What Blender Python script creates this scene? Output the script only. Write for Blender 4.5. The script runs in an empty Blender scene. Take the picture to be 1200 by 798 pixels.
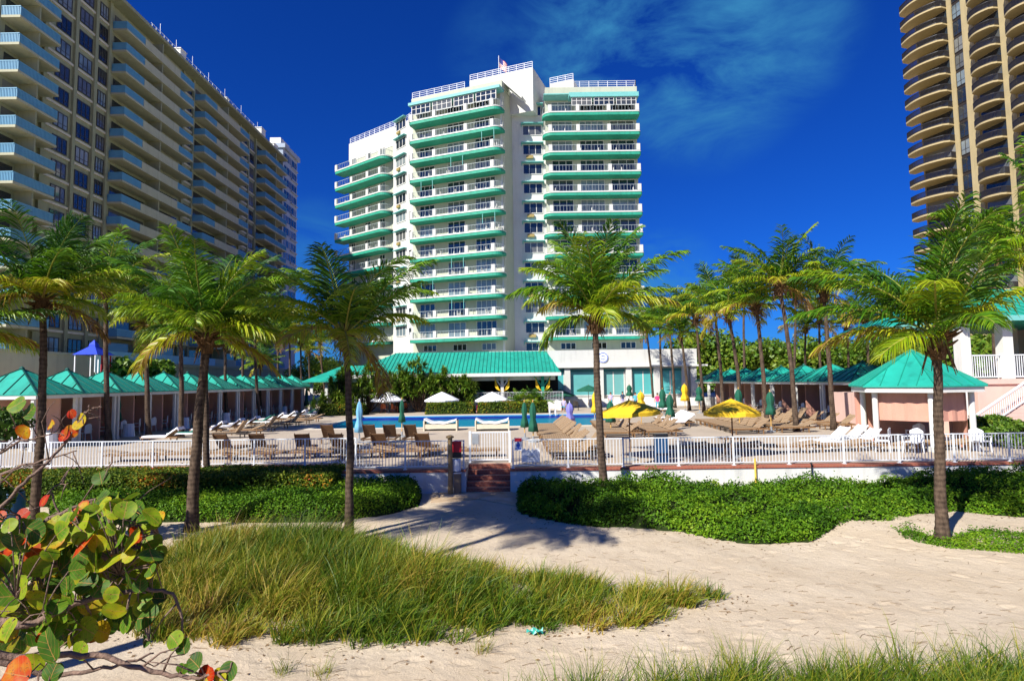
import bpy, math, random
import numpy as np
from mathutils import Vector, Matrix

# ------------------------------------------------------------------ camera, sky, sun, exposure
SC = bpy.context.scene
COL = SC.collection
R = math.radians
FPX, W0, H0 = 680.0, 1200.0, 798.0
PITCH, ROLL, CAMZ = math.atan(47.0 / FPX), 0.0137, 3.0
_r0 = Vector((1, 0, 0)); FW = Vector((0, math.cos(PITCH), math.sin(PITCH))); _u0 = _r0.cross(FW)
RT = _r0 * math.cos(ROLL) - _u0 * math.sin(ROLL)
UP = _u0 * math.cos(ROLL) + _r0 * math.sin(ROLL)
cd = bpy.data.cameras.new('camera'); cam = bpy.data.objects.new('camera', cd); COL.objects.link(cam)
cd.sensor_width = 36.0; cd.lens = 36.0 * FPX / W0; cd.clip_start = 0.1; cd.clip_end = 8000
m3 = Matrix((RT, UP, -FW)).transposed(); cam.matrix_world = Matrix.Translation((0, 0, CAMZ)) @ m3.to_4x4()
SC.camera = cam

SUN_AZ, SUN_EL = 42.0, 39.0        # the light travels towards +X sin(az), +Y cos(az)
sd = bpy.data.lights.new('sun', 'SUN'); sun = bpy.data.objects.new('sun', sd); COL.objects.link(sun)
sd.energy = 4.8; sd.angle = R(0.5); sd.color = (1.0, 0.955, 0.87)
_d = Vector((math.cos(R(SUN_EL)) * math.sin(R(SUN_AZ)), math.cos(R(SUN_EL)) * math.cos(R(SUN_AZ)), -math.sin(R(SUN_EL))))
sun.rotation_euler = _d.to_track_quat('-Z', 'Y').to_euler()

wd = bpy.data.worlds.new('World'); SC.world = wd; wd.use_nodes = True
nt = wd.node_tree; nt.nodes.clear()
def wn(t, **k):
    n = nt.nodes.new(t)
    for a, b in k.items(): setattr(n, a, b)
    return n
sky = wn('ShaderNodeTexSky', sky_type='NISHITA'); sky.sun_disc = False
sky.sun_elevation = R(SUN_EL); sky.sun_rotation = R(180 + SUN_AZ)
sky.altitude = 0; sky.air_density = 1.0; sky.dust_density = 0.3; sky.ozone_density = 3.0
hs = wn('ShaderNodeHueSaturation'); hs.inputs['Saturation'].default_value = 1.22; hs.inputs['Value'].default_value = 0.80
tint = wn('ShaderNodeMix', data_type='RGBA', blend_type='MULTIPLY'); tint.inputs[0].default_value = 1.0
tint.inputs[7].default_value = (0.07, 0.34, 1.0, 1)
tc = wn('ShaderNodeTexCoord')
sep = wn('ShaderNodeSeparateXYZ')
nt.links.new(tc.outputs['Generated'], sep.inputs[0])
mp = wn('ShaderNodeMapping'); mp.inputs['Scale'].default_value = (1.0, 1.0, 2.6); mp.inputs['Rotation'].default_value = (0, 0.35, 0)
nz = wn('ShaderNodeTexNoise'); nz.inputs['Scale'].default_value = 5.5; nz.inputs['Detail'].default_value = 8; nz.inputs['Roughness'].default_value = 0.62
nz.inputs['Distortion'].default_value = 0.5
nt.links.new(tc.outputs['Generated'], mp.inputs[0]); nt.links.new(mp.outputs[0], nz.inputs['Vector'])
cr = wn('ShaderNodeMapRange'); cr.inputs[1].default_value = 0.38; cr.inputs[2].default_value = 0.72
nt.links.new(nz.outputs['Fac'], cr.inputs[0])
def blob(px, py, c0, c1):
    v = (FW * FPX + RT * (px - 600) - UP * (py - 399)).normalized()
    dt = wn('ShaderNodeVectorMath', operation='DOT_PRODUCT'); dt.inputs[1].default_value = v
    nt.links.new(tc.outputs['Generated'], dt.inputs[0])
    mr = wn('ShaderNodeMapRange', interpolation_type='SMOOTHSTEP'); mr.inputs[1].default_value = math.cos(R(c1)); mr.inputs[2].default_value = math.cos(R(c0))
    nt.links.new(dt.outputs['Value'], mr.inputs[0]); return mr
bsum = None
for args, wgt in (((820, 62, 2, 11), 1.0), ((700, 45, 2, 9), 1.0), ((900, 40, 0, 8), 0.8), ((770, 340, 1, 7), 0.9), ((370, 300, 0, 6), 0.5), ((600, 75, 0, 7), 0.35)):
    b = blob(*args); mm = wn('ShaderNodeMath', operation='MULTIPLY'); mm.inputs[1].default_value = wgt
    nt.links.new(b.outputs[0], mm.inputs[0])
    if bsum is None: bsum = mm
    else:
        ad = wn('ShaderNodeMath', operation='MAXIMUM'); nt.links.new(bsum.outputs[0], ad.inputs[0]); nt.links.new(mm.outputs[0], ad.inputs[1]); bsum = ad
cf = wn('ShaderNodeMath', operation='MULTIPLY'); nt.links.new(cr.outputs[0], cf.inputs[0]); nt.links.new(bsum.outputs[0], cf.inputs[1])
cf2 = wn('ShaderNodeMath', operation='MULTIPLY'); cf2.inputs[1].default_value = 1.0; nt.links.new(cf.outputs[0], cf2.inputs[0])
cm = wn('ShaderNodeMix', data_type='RGBA'); cm.inputs[7].default_value = (0.35, 2.0, 3.9, 1)
nt.links.new(sky.outputs[0], hs.inputs['Color']); nt.links.new(hs.outputs[0], tint.inputs[6])
nt.links.new(cf2.outputs[0], cm.inputs[0]); nt.links.new(tint.outputs[2], cm.inputs[6])
bg = wn('ShaderNodeBackground'); bg.inputs[1].default_value = 0.085
ow = wn('ShaderNodeOutputWorld'); nt.links.new(cm.outputs[2], bg.inputs[0]); nt.links.new(bg.outputs[0], ow.inputs[0])
SC.view_settings.view_transform = 'Standard'; SC.view_settings.look = 'None'
SC.view_settings.exposure = 0.68; SC.view_settings.gamma = 1.0
SC.render.engine = 'CYCLES'
SC.cycles.max_bounces = 5; SC.cycles.transparent_max_bounces = 8; SC.cycles.caustics_reflective = False; SC.cycles.caustics_refractive = False
SC.cycles.use_denoising = True
try: SC.cycles.denoiser = 'OPENIMAGEDENOISE'
except Exception: pass

# ------------------------------------------------------------------ pixel to place
def ray(px, py): return FW * FPX + RT * (px - 600) - UP * (py - 399)
def on_z(px, py, z):
    r = ray(px, py); t = (z - CAMZ) / r.z; return Vector((r.x * t, r.y * t, z))
def on_y(px, py, Y):
    r = ray(px, py); t = Y / r.y; return Vector((r.x * t, Y, CAMZ + r.z * t))
def on_x(px, py, X):
    r = ray(px, py); t = X / r.x; return Vector((X, r.y * t, CAMZ + r.z * t))
SAND = -0.78

# ------------------------------------------------------------------ mesh helpers
class MB:
    def __init__(s, T=None): s.v = []; s.f = []; s.T = T; s.mi = []; s.cur = 0
    def add(s, vs, fs):
        b = len(s.v)
        if s.T: vs = [s.T(*p) for p in vs]
        s.v += [tuple(p) for p in vs]; s.f += [tuple(b + i for i in f) for f in fs]; s.mi += [s.cur] * len(fs)
        return s
    def box(s, x0, x1, y0, y1, z0, z1):
        return s.add([(x0,y0,z0),(x1,y0,z0),(x1,y1,z0),(x0,y1,z0),(x0,y0,z1),(x1,y0,z1),(x1,y1,z1),(x0,y1,z1)],
                     [(0,3,2,1),(4,5,6,7),(0,1,5,4),(1,2,6,5),(2,3,7,6),(3,0,4,7)])
    def quad(s, a, b, c, d): return s.add([a, b, c, d], [(0, 1, 2, 3)])
    def prism(s, poly, z0, z1):
        n = len(poly)
        return s.add([(x, y, z0) for x, y in poly] + [(x, y, z1) for x, y in poly],
                     [tuple(reversed(range(n))), tuple(range(n, 2 * n))] + [(i, (i + 1) % n, n + (i + 1) % n, n + i) for i in range(n)])
    def bar(s, a, b, w, h=None):
        a = Vector(a); b = Vector(b); h = h or w; d = (b - a).normalized()
        up = Vector((0, 0, 1)) if abs(d.z) < 0.95 else Vector((0, 1, 0))
        x = d.cross(up).normalized() * (w / 2); y = x.cross(d).normalized() * (h / 2)
        return s.add([a-x-y, a+x-y, a+x+y, a-x+y, b-x-y, b+x-y, b+x+y, b-x+y],
                     [(0,3,2,1),(4,5,6,7),(0,1,5,4),(1,2,6,5),(2,3,7,6),(3,0,4,7)])
    def tube(s, pts, rad, n=8, cap=True):
        pts = [Vector(p) for p in pts]; m = len(pts)
        if not hasattr(rad, '__len__'): rad = [rad] * m
        vs = []; ref = None
        for i, p in enumerate(pts):
            d = (pts[min(i + 1, m - 1)] - pts[max(i - 1, 0)]).normalized()
            if ref is None: ref = Vector((1, 0, 0)) if abs(d.x) < 0.9 else Vector((0, 1, 0))
            x = (ref - d * ref.dot(d)).normalized(); y = d.cross(x); ref = x
            for k in range(n):
                a = 2 * math.pi * k / n; vs.append(p + (x * math.cos(a) + y * math.sin(a)) * rad[i])
        fs = [(i*n+k, i*n+(k+1)%n, (i+1)*n+(k+1)%n, (i+1)*n+k) for i in range(m-1) for k in range(n)]
        if cap: fs += [tuple(reversed(range(n))), tuple(range((m-1)*n, m*n))]
        return s.add(vs, fs)
    def lathe(s, prof, n=16, c=(0, 0, 0), a0=0.0):
        vs = []; m = len(prof)
        for r, z in prof:
            for k in range(n):
                a = a0 + 2 * math.pi * k / n; vs.append((c[0] + r * math.cos(a), c[1] + r * math.sin(a), c[2] + z))
        fs = [(i*n+k, i*n+(k+1)%n, (i+1)*n+(k+1)%n, (i+1)*n+k) for i in range(m-1) for k in range(n)]
        fs += [tuple(reversed(range(n))), tuple(range((m-1)*n, m*n))]
        return s.add(vs, fs)
    def grid(s, pts):                     # pts[i][j]
        a = len(pts); b = len(pts[0])
        return s.add([p for row in pts for p in row], [(i*b+j, i*b+j+1, (i+1)*b+j+1, (i+1)*b+j) for i in range(a-1) for j in range(b-1)])
ORG = {}
def org_of(p): return ORG.get(p.name, Vector((0, 0, 0))) if p else Vector((0, 0, 0))
def link_mesh(name, me, parent=None):
    o = bpy.data.objects.new(name, me); COL.objects.link(o)
    if parent: o.parent = parent
    ORG[o.name] = org_of(parent); return o
def build(name, m, mat, parent=None, smooth=False, base=None):
    """one mesh object; vertices of m are in world space, kept relative to the parent's origin"""
    me = bpy.data.meshes.new(name); og = org_of(parent) if parent else Vector(base or (0, 0, 0))
    me.from_pydata([(v[0]-og.x, v[1]-og.y, v[2]-og.z) for v in m.v], [], m.f)
    for mm in (mat if isinstance(mat, (list, tuple)) else [mat]): me.materials.append(mm)
    if any(m.mi): me.polygons.foreach_set('material_index', m.mi)
    if smooth: me.polygons.foreach_set('use_smooth', [True] * len(me.polygons))
    me.update(); o = link_mesh(name, me, parent)
    if not parent: o.location = og; ORG[o.name] = og
    return o
def npmesh(name, V, F, mat, parent=None, tone=None, smooth=False, uv=None, base=None):
    """V (n,3) float, F list of (faces array (k,3|4))"""
    me = bpy.data.meshes.new(name); V = np.asarray(V, dtype=np.float32)
    og = np.array(org_of(parent) if parent else (base or (0, 0, 0)), dtype=np.float32)
    Fs = [np.asarray(f, dtype=np.int32) for f in F if len(f)]
    loops = np.concatenate([f.ravel() for f in Fs]); tot = np.concatenate([np.full(len(f), f.shape[1], dtype=np.int32) for f in Fs])
    start = np.concatenate([[0], np.cumsum(tot)[:-1]]).astype(np.int32)
    me.vertices.add(len(V)); me.vertices.foreach_set('co', (V - og).ravel())
    me.loops.add(len(loops)); me.loops.foreach_set('vertex_index', loops)
    me.polygons.add(len(tot)); me.polygons.foreach_set('loop_start', start); me.polygons.foreach_set('loop_total', tot)
    if smooth: me.polygons.foreach_set('use_smooth', np.ones(len(tot), dtype=bool))
    me.update(calc_edges=True)
    if tone is not None:
        at = me.attributes.new('tone', 'FLOAT', 'POINT'); at.data.foreach_set('value', np.asarray(tone, dtype=np.float32))
    if uv is not None:
        at = me.attributes.new('flat', 'FLOAT_VECTOR', 'POINT'); at.data.foreach_set('vector', np.asarray(uv, dtype=np.float32).ravel())
    me.materials.append(mat); o = link_mesh(name, me, parent)
    if not parent and base: o.location = base; ORG[o.name] = Vector(base)
    return o
def tag(o, label, cat, group=None, kind=None):
    if label: o['label'] = label
    if cat: o['category'] = cat
    if group: o['group'] = group
    if kind: o['kind'] = kind
    return o
def thing(name, loc, label, cat, group=None, rz=0.0):
    o = bpy.data.objects.new(name, None); COL.objects.link(o); o.location = loc; o.rotation_euler = (0, 0, rz)
    o.empty_display_size = 0.3
    ORG[o.name] = Vector(loc) if rz == 0 else Vector((0, 0, 0))
    return tag(o, label, cat, group)
def structure(o): o['kind'] = 'structure'; return o
def dup(root, loc=None, rz=None, label=None, group=None, scale=None):
    """a copy of a thing with copies of its parts and sub-parts"""
    def cp(o, par):
        c = o.copy(); COL.objects.link(c)
        if par: c.parent = par
        for ch in o.children: cp(ch, c)
        return c
    r = cp(root, None)
    if loc is not None: r.location = loc
    if rz is not None: r.rotation_euler = (0, 0, rz)
    if label: r['label'] = label
    if group: r['group'] = group
    if scale: r.scale = (scale,) * 3 if not hasattr(scale, '__len__') else scale
    return r
def dup_part(part, dz=0, dx=0, dy=0):
    def cp(o, par):
        c = o.copy(); COL.objects.link(c); c.parent = par
        for ch in o.children: cp(ch, c)
        return c
    c = cp(part, part.parent); c.location = part.location + Vector((dx, dy, dz)); return c
ORD = 'first second third fourth fifth sixth seventh eighth ninth tenth eleventh twelfth thirteenth fourteenth fifteenth sixteenth seventeenth eighteenth nineteenth twentieth'.split()

# ------------------------------------------------------------------ materials
MATS = {}
def mat(name, col, rough=0.7, var=0.12, scale=2.0, bump=0.0, bscale=30.0, metal=0.0, spec=0.5, col2=None, sharp=False, obj=True, stain=0.0):
    if name in MATS: return MATS[name]
    m = bpy.data.materials.new(name); m.use_nodes = True; t = m.node_tree; b = t.nodes['Principled BSDF']
    b.inputs['Roughness'].default_value = rough; b.inputs['Metallic'].default_value = metal
    b.inputs['Specular IOR Level'].default_value = spec
    co = t.nodes.new('ShaderNodeTexCoord'); src = co.outputs['Object']
    n = t.nodes.new('ShaderNodeTexNoise'); n.inputs['Scale'].default_value = scale; n.inputs['Detail'].default_value = 6; n.inputs['Roughness'].default_value = 0.65
    t.links.new(src, n.inputs['Vector'])
    r = t.nodes.new('ShaderNodeValToRGB')
    a = [c * (1 - var) for c in col]; z = [min(1, c * (1 + var)) for c in (col2 or col)]
    r.color_ramp.elements[0].position = 0.3 if not sharp else 0.46; r.color_ramp.elements[1].position = 0.7 if not sharp else 0.54
    r.color_ramp.elements[0].color = (*a, 1); r.color_ramp.elements[1].color = (*z, 1)
    t.links.new(n.outputs['Fac'], r.inputs[0]); out = r.outputs[0]
    if stain:
        mp = t.nodes.new('ShaderNodeMapping'); mp.inputs['Scale'].default_value = (1.1, 1.1, 0.12)
        n3 = t.nodes.new('ShaderNodeTexNoise'); n3.inputs['Scale'].default_value = 2.2; n3.inputs['Detail'].default_value = 7
        mr = t.nodes.new('ShaderNodeMapRange'); mr.inputs[1].default_value = 0.52; mr.inputs[2].default_value = 0.8; mr.inputs[3].default_value = 1.0; mr.inputs[4].default_value = 1.0 - stain
        mx = t.nodes.new('ShaderNodeMix'); mx.data_type = 'RGBA'; mx.blend_type = 'MULTIPLY'; mx.inputs[0].default_value = 1
        t.links.new(src, mp.inputs[0]); t.links.new(mp.outputs[0], n3.inputs['Vector']); t.links.new(n3.outputs['Fac'], mr.inputs[0])
        t.links.new(out, mx.inputs[6]); t.links.new(mr.outputs[0], mx.inputs[7]); out = mx.outputs[2]
    t.links.new(out, b.inputs['Base Color'])
    if bump:
        n2 = t.nodes.new('ShaderNodeTexNoise'); n2.inputs['Scale'].default_value = bscale; n2.inputs['Detail'].default_value = 5
        t.links.new(src, n2.inputs['Vector']); bp = t.nodes.new('ShaderNodeBump'); bp.inputs['Strength'].default_value = bump; bp.inputs['Distance'].default_value = 0.05
        t.links.new(n2.outputs['Fac'], bp.inputs['Height']); t.links.new(bp.outputs[0], b.inputs['Normal'])
    MATS[name] = m; return m
def leafmat(name, stops, trans=0.28, rough=0.45, island=True, spread=0.35, spec=0.35):
    """stops: [(pos, colour)] along tone 0..1, jittered per leaf"""
    if name in MATS: return MATS[name]
    m = bpy.data.materials.new(name); m.use_nodes = True; t = m.node_tree; b = t.nodes['Principled BSDF']
    b.inputs['Roughness'].default_value = rough; b.inputs['Specular IOR Level'].default_value = spec
    at = t.nodes.new('ShaderNodeAttribute'); at.attribute_name = 'tone'
    g = t.nodes.new('ShaderNodeNewGeometry')
    mr = t.nodes.new('ShaderNodeMapRange'); mr.inputs[3].default_value = -spread / 2; mr.inputs[4].default_value = spread / 2
    ad = t.nodes.new('ShaderNodeMath'); ad.operation = 'ADD'
    t.links.new(g.outputs['Random Per Island'], mr.inputs[0]); t.links.new(at.outputs['Fac'], ad.inputs[0]); t.links.new(mr.outputs[0], ad.inputs[1])
    r = t.nodes.new('ShaderNodeValToRGB'); e = r.color_ramp.elements
    e[0].position = stops[0][0]; e[0].color = (*stops[0][1], 1); e[1].position = stops[-1][0]; e[1].color = (*stops[-1][1], 1)
    for p, c in stops[1:-1]:
        k = e.new(p); k.color = (*c, 1)
    t.links.new(ad.outputs[0], r.inputs[0]); t.links.new(r.outputs[0], b.inputs['Base Color'])
    tr = t.nodes.new('ShaderNodeBsdfTranslucent'); t.links.new(r.outputs[0], tr.inputs[0])
    mx = t.nodes.new('ShaderNodeMixShader'); mx.inputs[0].default_value = trans
    o = t.nodes['Material Output']; t.links.new(b.outputs[0], mx.inputs[1]); t.links.new(tr.outputs[0], mx.inputs[2]); t.links.new(mx.outputs[0], o.inputs[0])
    MATS[name] = m; return m
def glassmat(name, col, rough=0.08, spec=0.8, var=0.5, scale=0.35):
    m = mat(name, col, rough=rough, var=var, scale=scale, spec=spec)
    t = m.node_tree; b = t.nodes['Principled BSDF']; src = b.inputs['Base Color'].links[0].from_socket       # curtains and blinds differ from pane to pane
    oi = t.nodes.new('ShaderNodeObjectInfo'); r = t.nodes.new('ShaderNodeValToRGB'); r.color_ramp.interpolation = 'CONSTANT'; e = r.color_ramp.elements
    e[0].color = (0, 0, 0, 1); e[1].position = 0.55; e[1].color = (.35, .35, .35, 1)
    for p_, c_ in ((0.72, .12), (0.86, .65), (0.95, .25)): k = e.new(p_); k.color = (c_, c_, c_, 1)
    mx = t.nodes.new('ShaderNodeMix'); mx.data_type = 'RGBA'; mx.inputs[7].default_value = (.30, .30, .26, 1)
    t.links.new(oi.outputs['Random'], r.inputs[0]); t.links.new(r.outputs[0], mx.inputs[0]); t.links.new(src, mx.inputs[6]); t.links.new(mx.outputs[2], b.inputs['Base Color'])
    return m

WHITE = mat('white_paint', (0.70, 0.69, 0.64), 0.55, 0.05, 1.5, stain=0.12)
STUCCO = mat('white_stucco', (0.61, 0.61, 0.57), 0.85, 0.06, 0.5, 0.15, 12, stain=0.16)
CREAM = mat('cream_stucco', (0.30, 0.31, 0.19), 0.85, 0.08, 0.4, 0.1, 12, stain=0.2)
TOWERM = mat('yellow_beige_concrete', (0.43, 0.345, 0.18), 0.85, 0.08, 0.4, 0.1, 10, stain=0.15)
PINK = mat('salmon_stucco', (0.62, 0.31, 0.225), 0.85, 0.08, 1.2, 0.15, 20, stain=0.12)
PINKP = mat('pale_pink_stucco', (0.68, 0.46, 0.39), 0.85, 0.06, 1.2, 0.12, 20, stain=0.12)
TEAL = mat('teal_metal_roof', (0.014, 0.34, 0.25), 0.5, 0.22, 0.5, stain=0.4)
TEALD = mat('teal_metal_seam', (0.012, 0.27, 0.19), 0.45, 0.1, 2)
SEAM_DARK = mat('dark_roof_seam', (0.006, 0.10, 0.075), 0.5, 0.1, 2)
GREENP = mat('green_painted_concrete', (0.012, 0.30, 0.19), 0.65, 0.15, 0.4, stain=0.35)
GREENF = mat('green_parasol_fabric', (0.006, 0.10, 0.055), 0.8, 0.15, 4)
YELF = mat('yellow_parasol_fabric', (0.80, 0.50, 0.015), 0.75, 0.1, 4)
WHITEF = mat('white_fabric', (0.78, 0.79, 0.82), 0.85, 0.05, 4)
LILAF = mat('lilac_parasol_fabric', (0.22, 0.21, 0.62), 0.8, 0.1, 4)
BLUEF = mat('powder_blue_parasol_fabric', (0.16, 0.42, 0.62), 0.8, 0.1, 4)
CANB = mat('royal_blue_canvas', (0.01, 0.05, 0.62), 0.7, 0.1, 4)
POLEW = mat('brown_wood_pole', (0.22, 0.12, 0.05), 0.6, 0.2, 8)
POLEY = mat('varnished_wood_pole', (0.55, 0.33, 0.09), 0.5, 0.2, 8)
WICK = mat('brown_wicker', (0.17, 0.085, 0.032), 0.6, 0.35, 40, 0.5, 90)
TANSL = mat('tan_sling_fabric', (0.37, 0.255, 0.15), 0.7, 0.25, 30, 0.3, 80)
WINF = mat('dark_bronze_frame', (0.035, 0.028, 0.022), 0.45, 0.2, 3)
GLASS = glassmat('dark_window_glass', (0.018, 0.026, 0.035), 0.06, 1.0)
GLASSB = glassmat('pale_curtained_glass', (0.17, 0.22, 0.24), 0.12, 0.9)
GLASST = glassmat('teal_shuttered_glass', (0.10, 0.42, 0.42), 0.25, 0.6, 0.12)
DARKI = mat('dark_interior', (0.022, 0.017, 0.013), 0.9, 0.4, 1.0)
BLUERAIL = mat('blue_grey_railing_panel', (0.13, 0.36, 0.52), 0.5, 0.08, 1.0)
RAILW = mat('white_metal_railing', (0.72, 0.75, 0.78), 0.35, 0.06, 5)
RAILD = mat('black_metal_railing', (0.02, 0.018, 0.018), 0.4, 0.2, 5)
BRICK = None
RED = mat('red_paint', (0.62, 0.015, 0.03), 0.5, 0.1, 6)
SIGNW = mat('sign_white', (0.82, 0.84, 0.86), 0.4, 0.04, 4)
SIGNB = mat('sign_blue', (0.02, 0.10, 0.55), 0.5, 0.05, 4)
GREYM = mat('grey_metal', (0.30, 0.32, 0.34), 0.4, 0.15, 6)
BLACKM = mat('black_plastic', (0.015, 0.015, 0.018), 0.4, 0.15, 6)
ACM = mat('ac_grille', (0.34, 0.25, 0.08), 0.6, 0.2, 8)
AWNG = mat('window_hood_paint', (0.16, 0.48, 0.45), 0.6, 0.1, 3)
POSTW = mat('weathered_timber_post', (0.30, 0.20, 0.09), 0.8, 0.4, 9, 0.5, 30)
TERRF = mat('terracotta', (0.45, 0.12, 0.04), 0.7, 0.15, 4)
BARK = None

def tree_mats():
    global BARK
    m = bpy.data.materials.new('palm_bark'); m.use_nodes = True; t = m.node_tree; b = t.nodes['Principled BSDF']; b.inputs['Roughness'].default_value = 0.95
    b.inputs['Specular IOR Level'].default_value = 0.15
    co = t.nodes.new('ShaderNodeTexCoord'); mp = t.nodes.new('ShaderNodeMapping'); mp.inputs['Scale'].default_value = (1, 1, 0.35)
    n = t.nodes.new('ShaderNodeTexNoise'); n.inputs['Scale'].default_value = 9; n.inputs['Detail'].default_value = 8; n.inputs['Roughness'].default_value = 0.7
    t.links.new(co.outputs['Object'], mp.inputs[0]); t.links.new(mp.outputs[0], n.inputs[0])
    w = t.nodes.new('ShaderNodeTexWave'); w.wave_type = 'BANDS'; w.bands_direction = 'Z'; w.inputs['Scale'].default_value = 2.6; w.inputs['Distortion'].default_value = 3.0
    w.inputs['Detail'].default_value = 3; w.inputs['Detail Scale'].default_value = 2.0
    t.links.new(co.outputs['Object'], w.inputs[0])
    mx = t.nodes.new('ShaderNodeMath'); mx.operation = 'MULTIPLY_ADD'; mx.inputs[1].default_value = 0.11
    t.links.new(w.outputs['Fac'], mx.inputs[0]); t.links.new(n.outputs['Fac'], mx.inputs[2])
    r = t.nodes.new('ShaderNodeValToRGB'); r.color_ramp.elements[0].position = 0.38; r.color_ramp.elements[1].position = 0.74
    r.color_ramp.elements[0].color = (0.028, 0.019, 0.014, 1); r.color_ramp.elements[1].color = (0.15, 0.105, 0.072, 1)
    t.links.new(mx.outputs[0], r.inputs[0]); t.links.new(r.outputs[0], b.inputs['Base Color'])
    bp = t.nodes.new('ShaderNodeBump'); bp.inputs['Strength'].default_value = 0.7; bp.inputs['Distance'].default_value = 0.03
    t.links.new(mx.outputs[0], bp.inputs['Height']); t.links.new(bp.outputs[0], b.inputs['Normal'])
    BARK = m
tree_mats()
def brickmat():
    m = bpy.data.materials.new('red_brick'); m.use_nodes = True; t = m.node_tree; b = t.nodes['Principled BSDF']; b.inputs['Roughness'].default_value = 0.85
    co = t.nodes.new('ShaderNodeTexCoord'); mp = t.nodes.new('ShaderNodeMapping'); mp.inputs['Scale'].default_value = (1, 1, 1)
    mp.inputs['Rotation'].default_value = (R(90), 0, 0)
    br = t.nodes.new('ShaderNodeTexBrick'); br.inputs['Scale'].default_value = 1.0; br.inputs['Brick Width'].default_value = 0.11; br.inputs['Row Height'].default_value = 0.078
    br.inputs['Mortar Size'].default_value = 0.008; br.inputs['Color1'].default_value = (0.42, 0.12, 0.07, 1); br.inputs['Color2'].default_value = (0.33, 0.085, 0.05, 1)
    br.inputs['Mortar'].default_value = (0.36, 0.17, 0.11, 1)
    t.links.new(co.outputs['Object'], mp.inputs[0]); t.links.new(mp.outputs[0], br.inputs['Vector']); t.links.new(br.outputs['Color'], b.inputs['Base Color'])
    return m
BRICK = brickmat()
PALMG = leafmat('palm_leaflets', [(0.0, (0.018, 0.070, 0.008)), (0.30, (0.068, 0.185, 0.008)), (0.52, (0.19, 0.32, 0.008)), (0.80, (0.42, 0.42, 0.015)), (0.88, (0.36, 0.22, 0.04)), (1.0, (0.19, 0.10, 0.035))], 0.25, 0.42, spread=0.26, spec=0.3)
PALMR = leafmat('palm_ribs', [(0.0, (0.16, 0.22, 0.03)), (0.6, (0.36, 0.33, 0.06)), (1.0, (0.20, 0.11, 0.04))], 0.0, 0.5, spread=0.1)
FIBRE = mat('palm_fibre', (0.15, 0.085, 0.04), 0.95, 0.5, 12, 0.6, 40, spec=0.1)
HEDGEM = leafmat('ground_cover_leaves', [(0.0, (0.020, 0.065, 0.006)), (0.45, (0.085, 0.20, 0.010)), (0.85, (0.20, 0.33, 0.016)), (1.0, (0.28, 0.36, 0.03))], 0.22, 0.5, spread=0.5, spec=0.12)
HEDGEY = leafmat('clipped_hedge_leaves', [(0.0, (0.022, 0.050, 0.006)), (0.4, (0.075, 0.14, 0.012)), (0.78, (0.22, 0.24, 0.02)), (0.93, (0.40, 0.20, 0.02)), (1.0, (0.38, 0.06, 0.01))], 0.2, 0.5, spread=0.8, spec=0.12)
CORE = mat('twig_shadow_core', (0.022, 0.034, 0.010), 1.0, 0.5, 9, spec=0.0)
TREEM = leafmat('broad_tree_leaves', [(0.0, (0.028, 0.070, 0.008)), (0.5, (0.090, 0.19, 0.014)), (1.0, (0.24, 0.30, 0.03))], 0.22, 0.45, spread=0.5)
GRASSM = leafmat('beach_grass_blades', [(0.0, (0.028, 0.085, 0.006)), (0.30, (0.11, 0.20, 0.010)), (0.55, (0.29, 0.29, 0.022)), (0.8, (0.50, 0.34, 0.06)), (1.0, (0.26, 0.14, 0.05))], 0.3, 0.5, spread=0.4)

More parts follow.
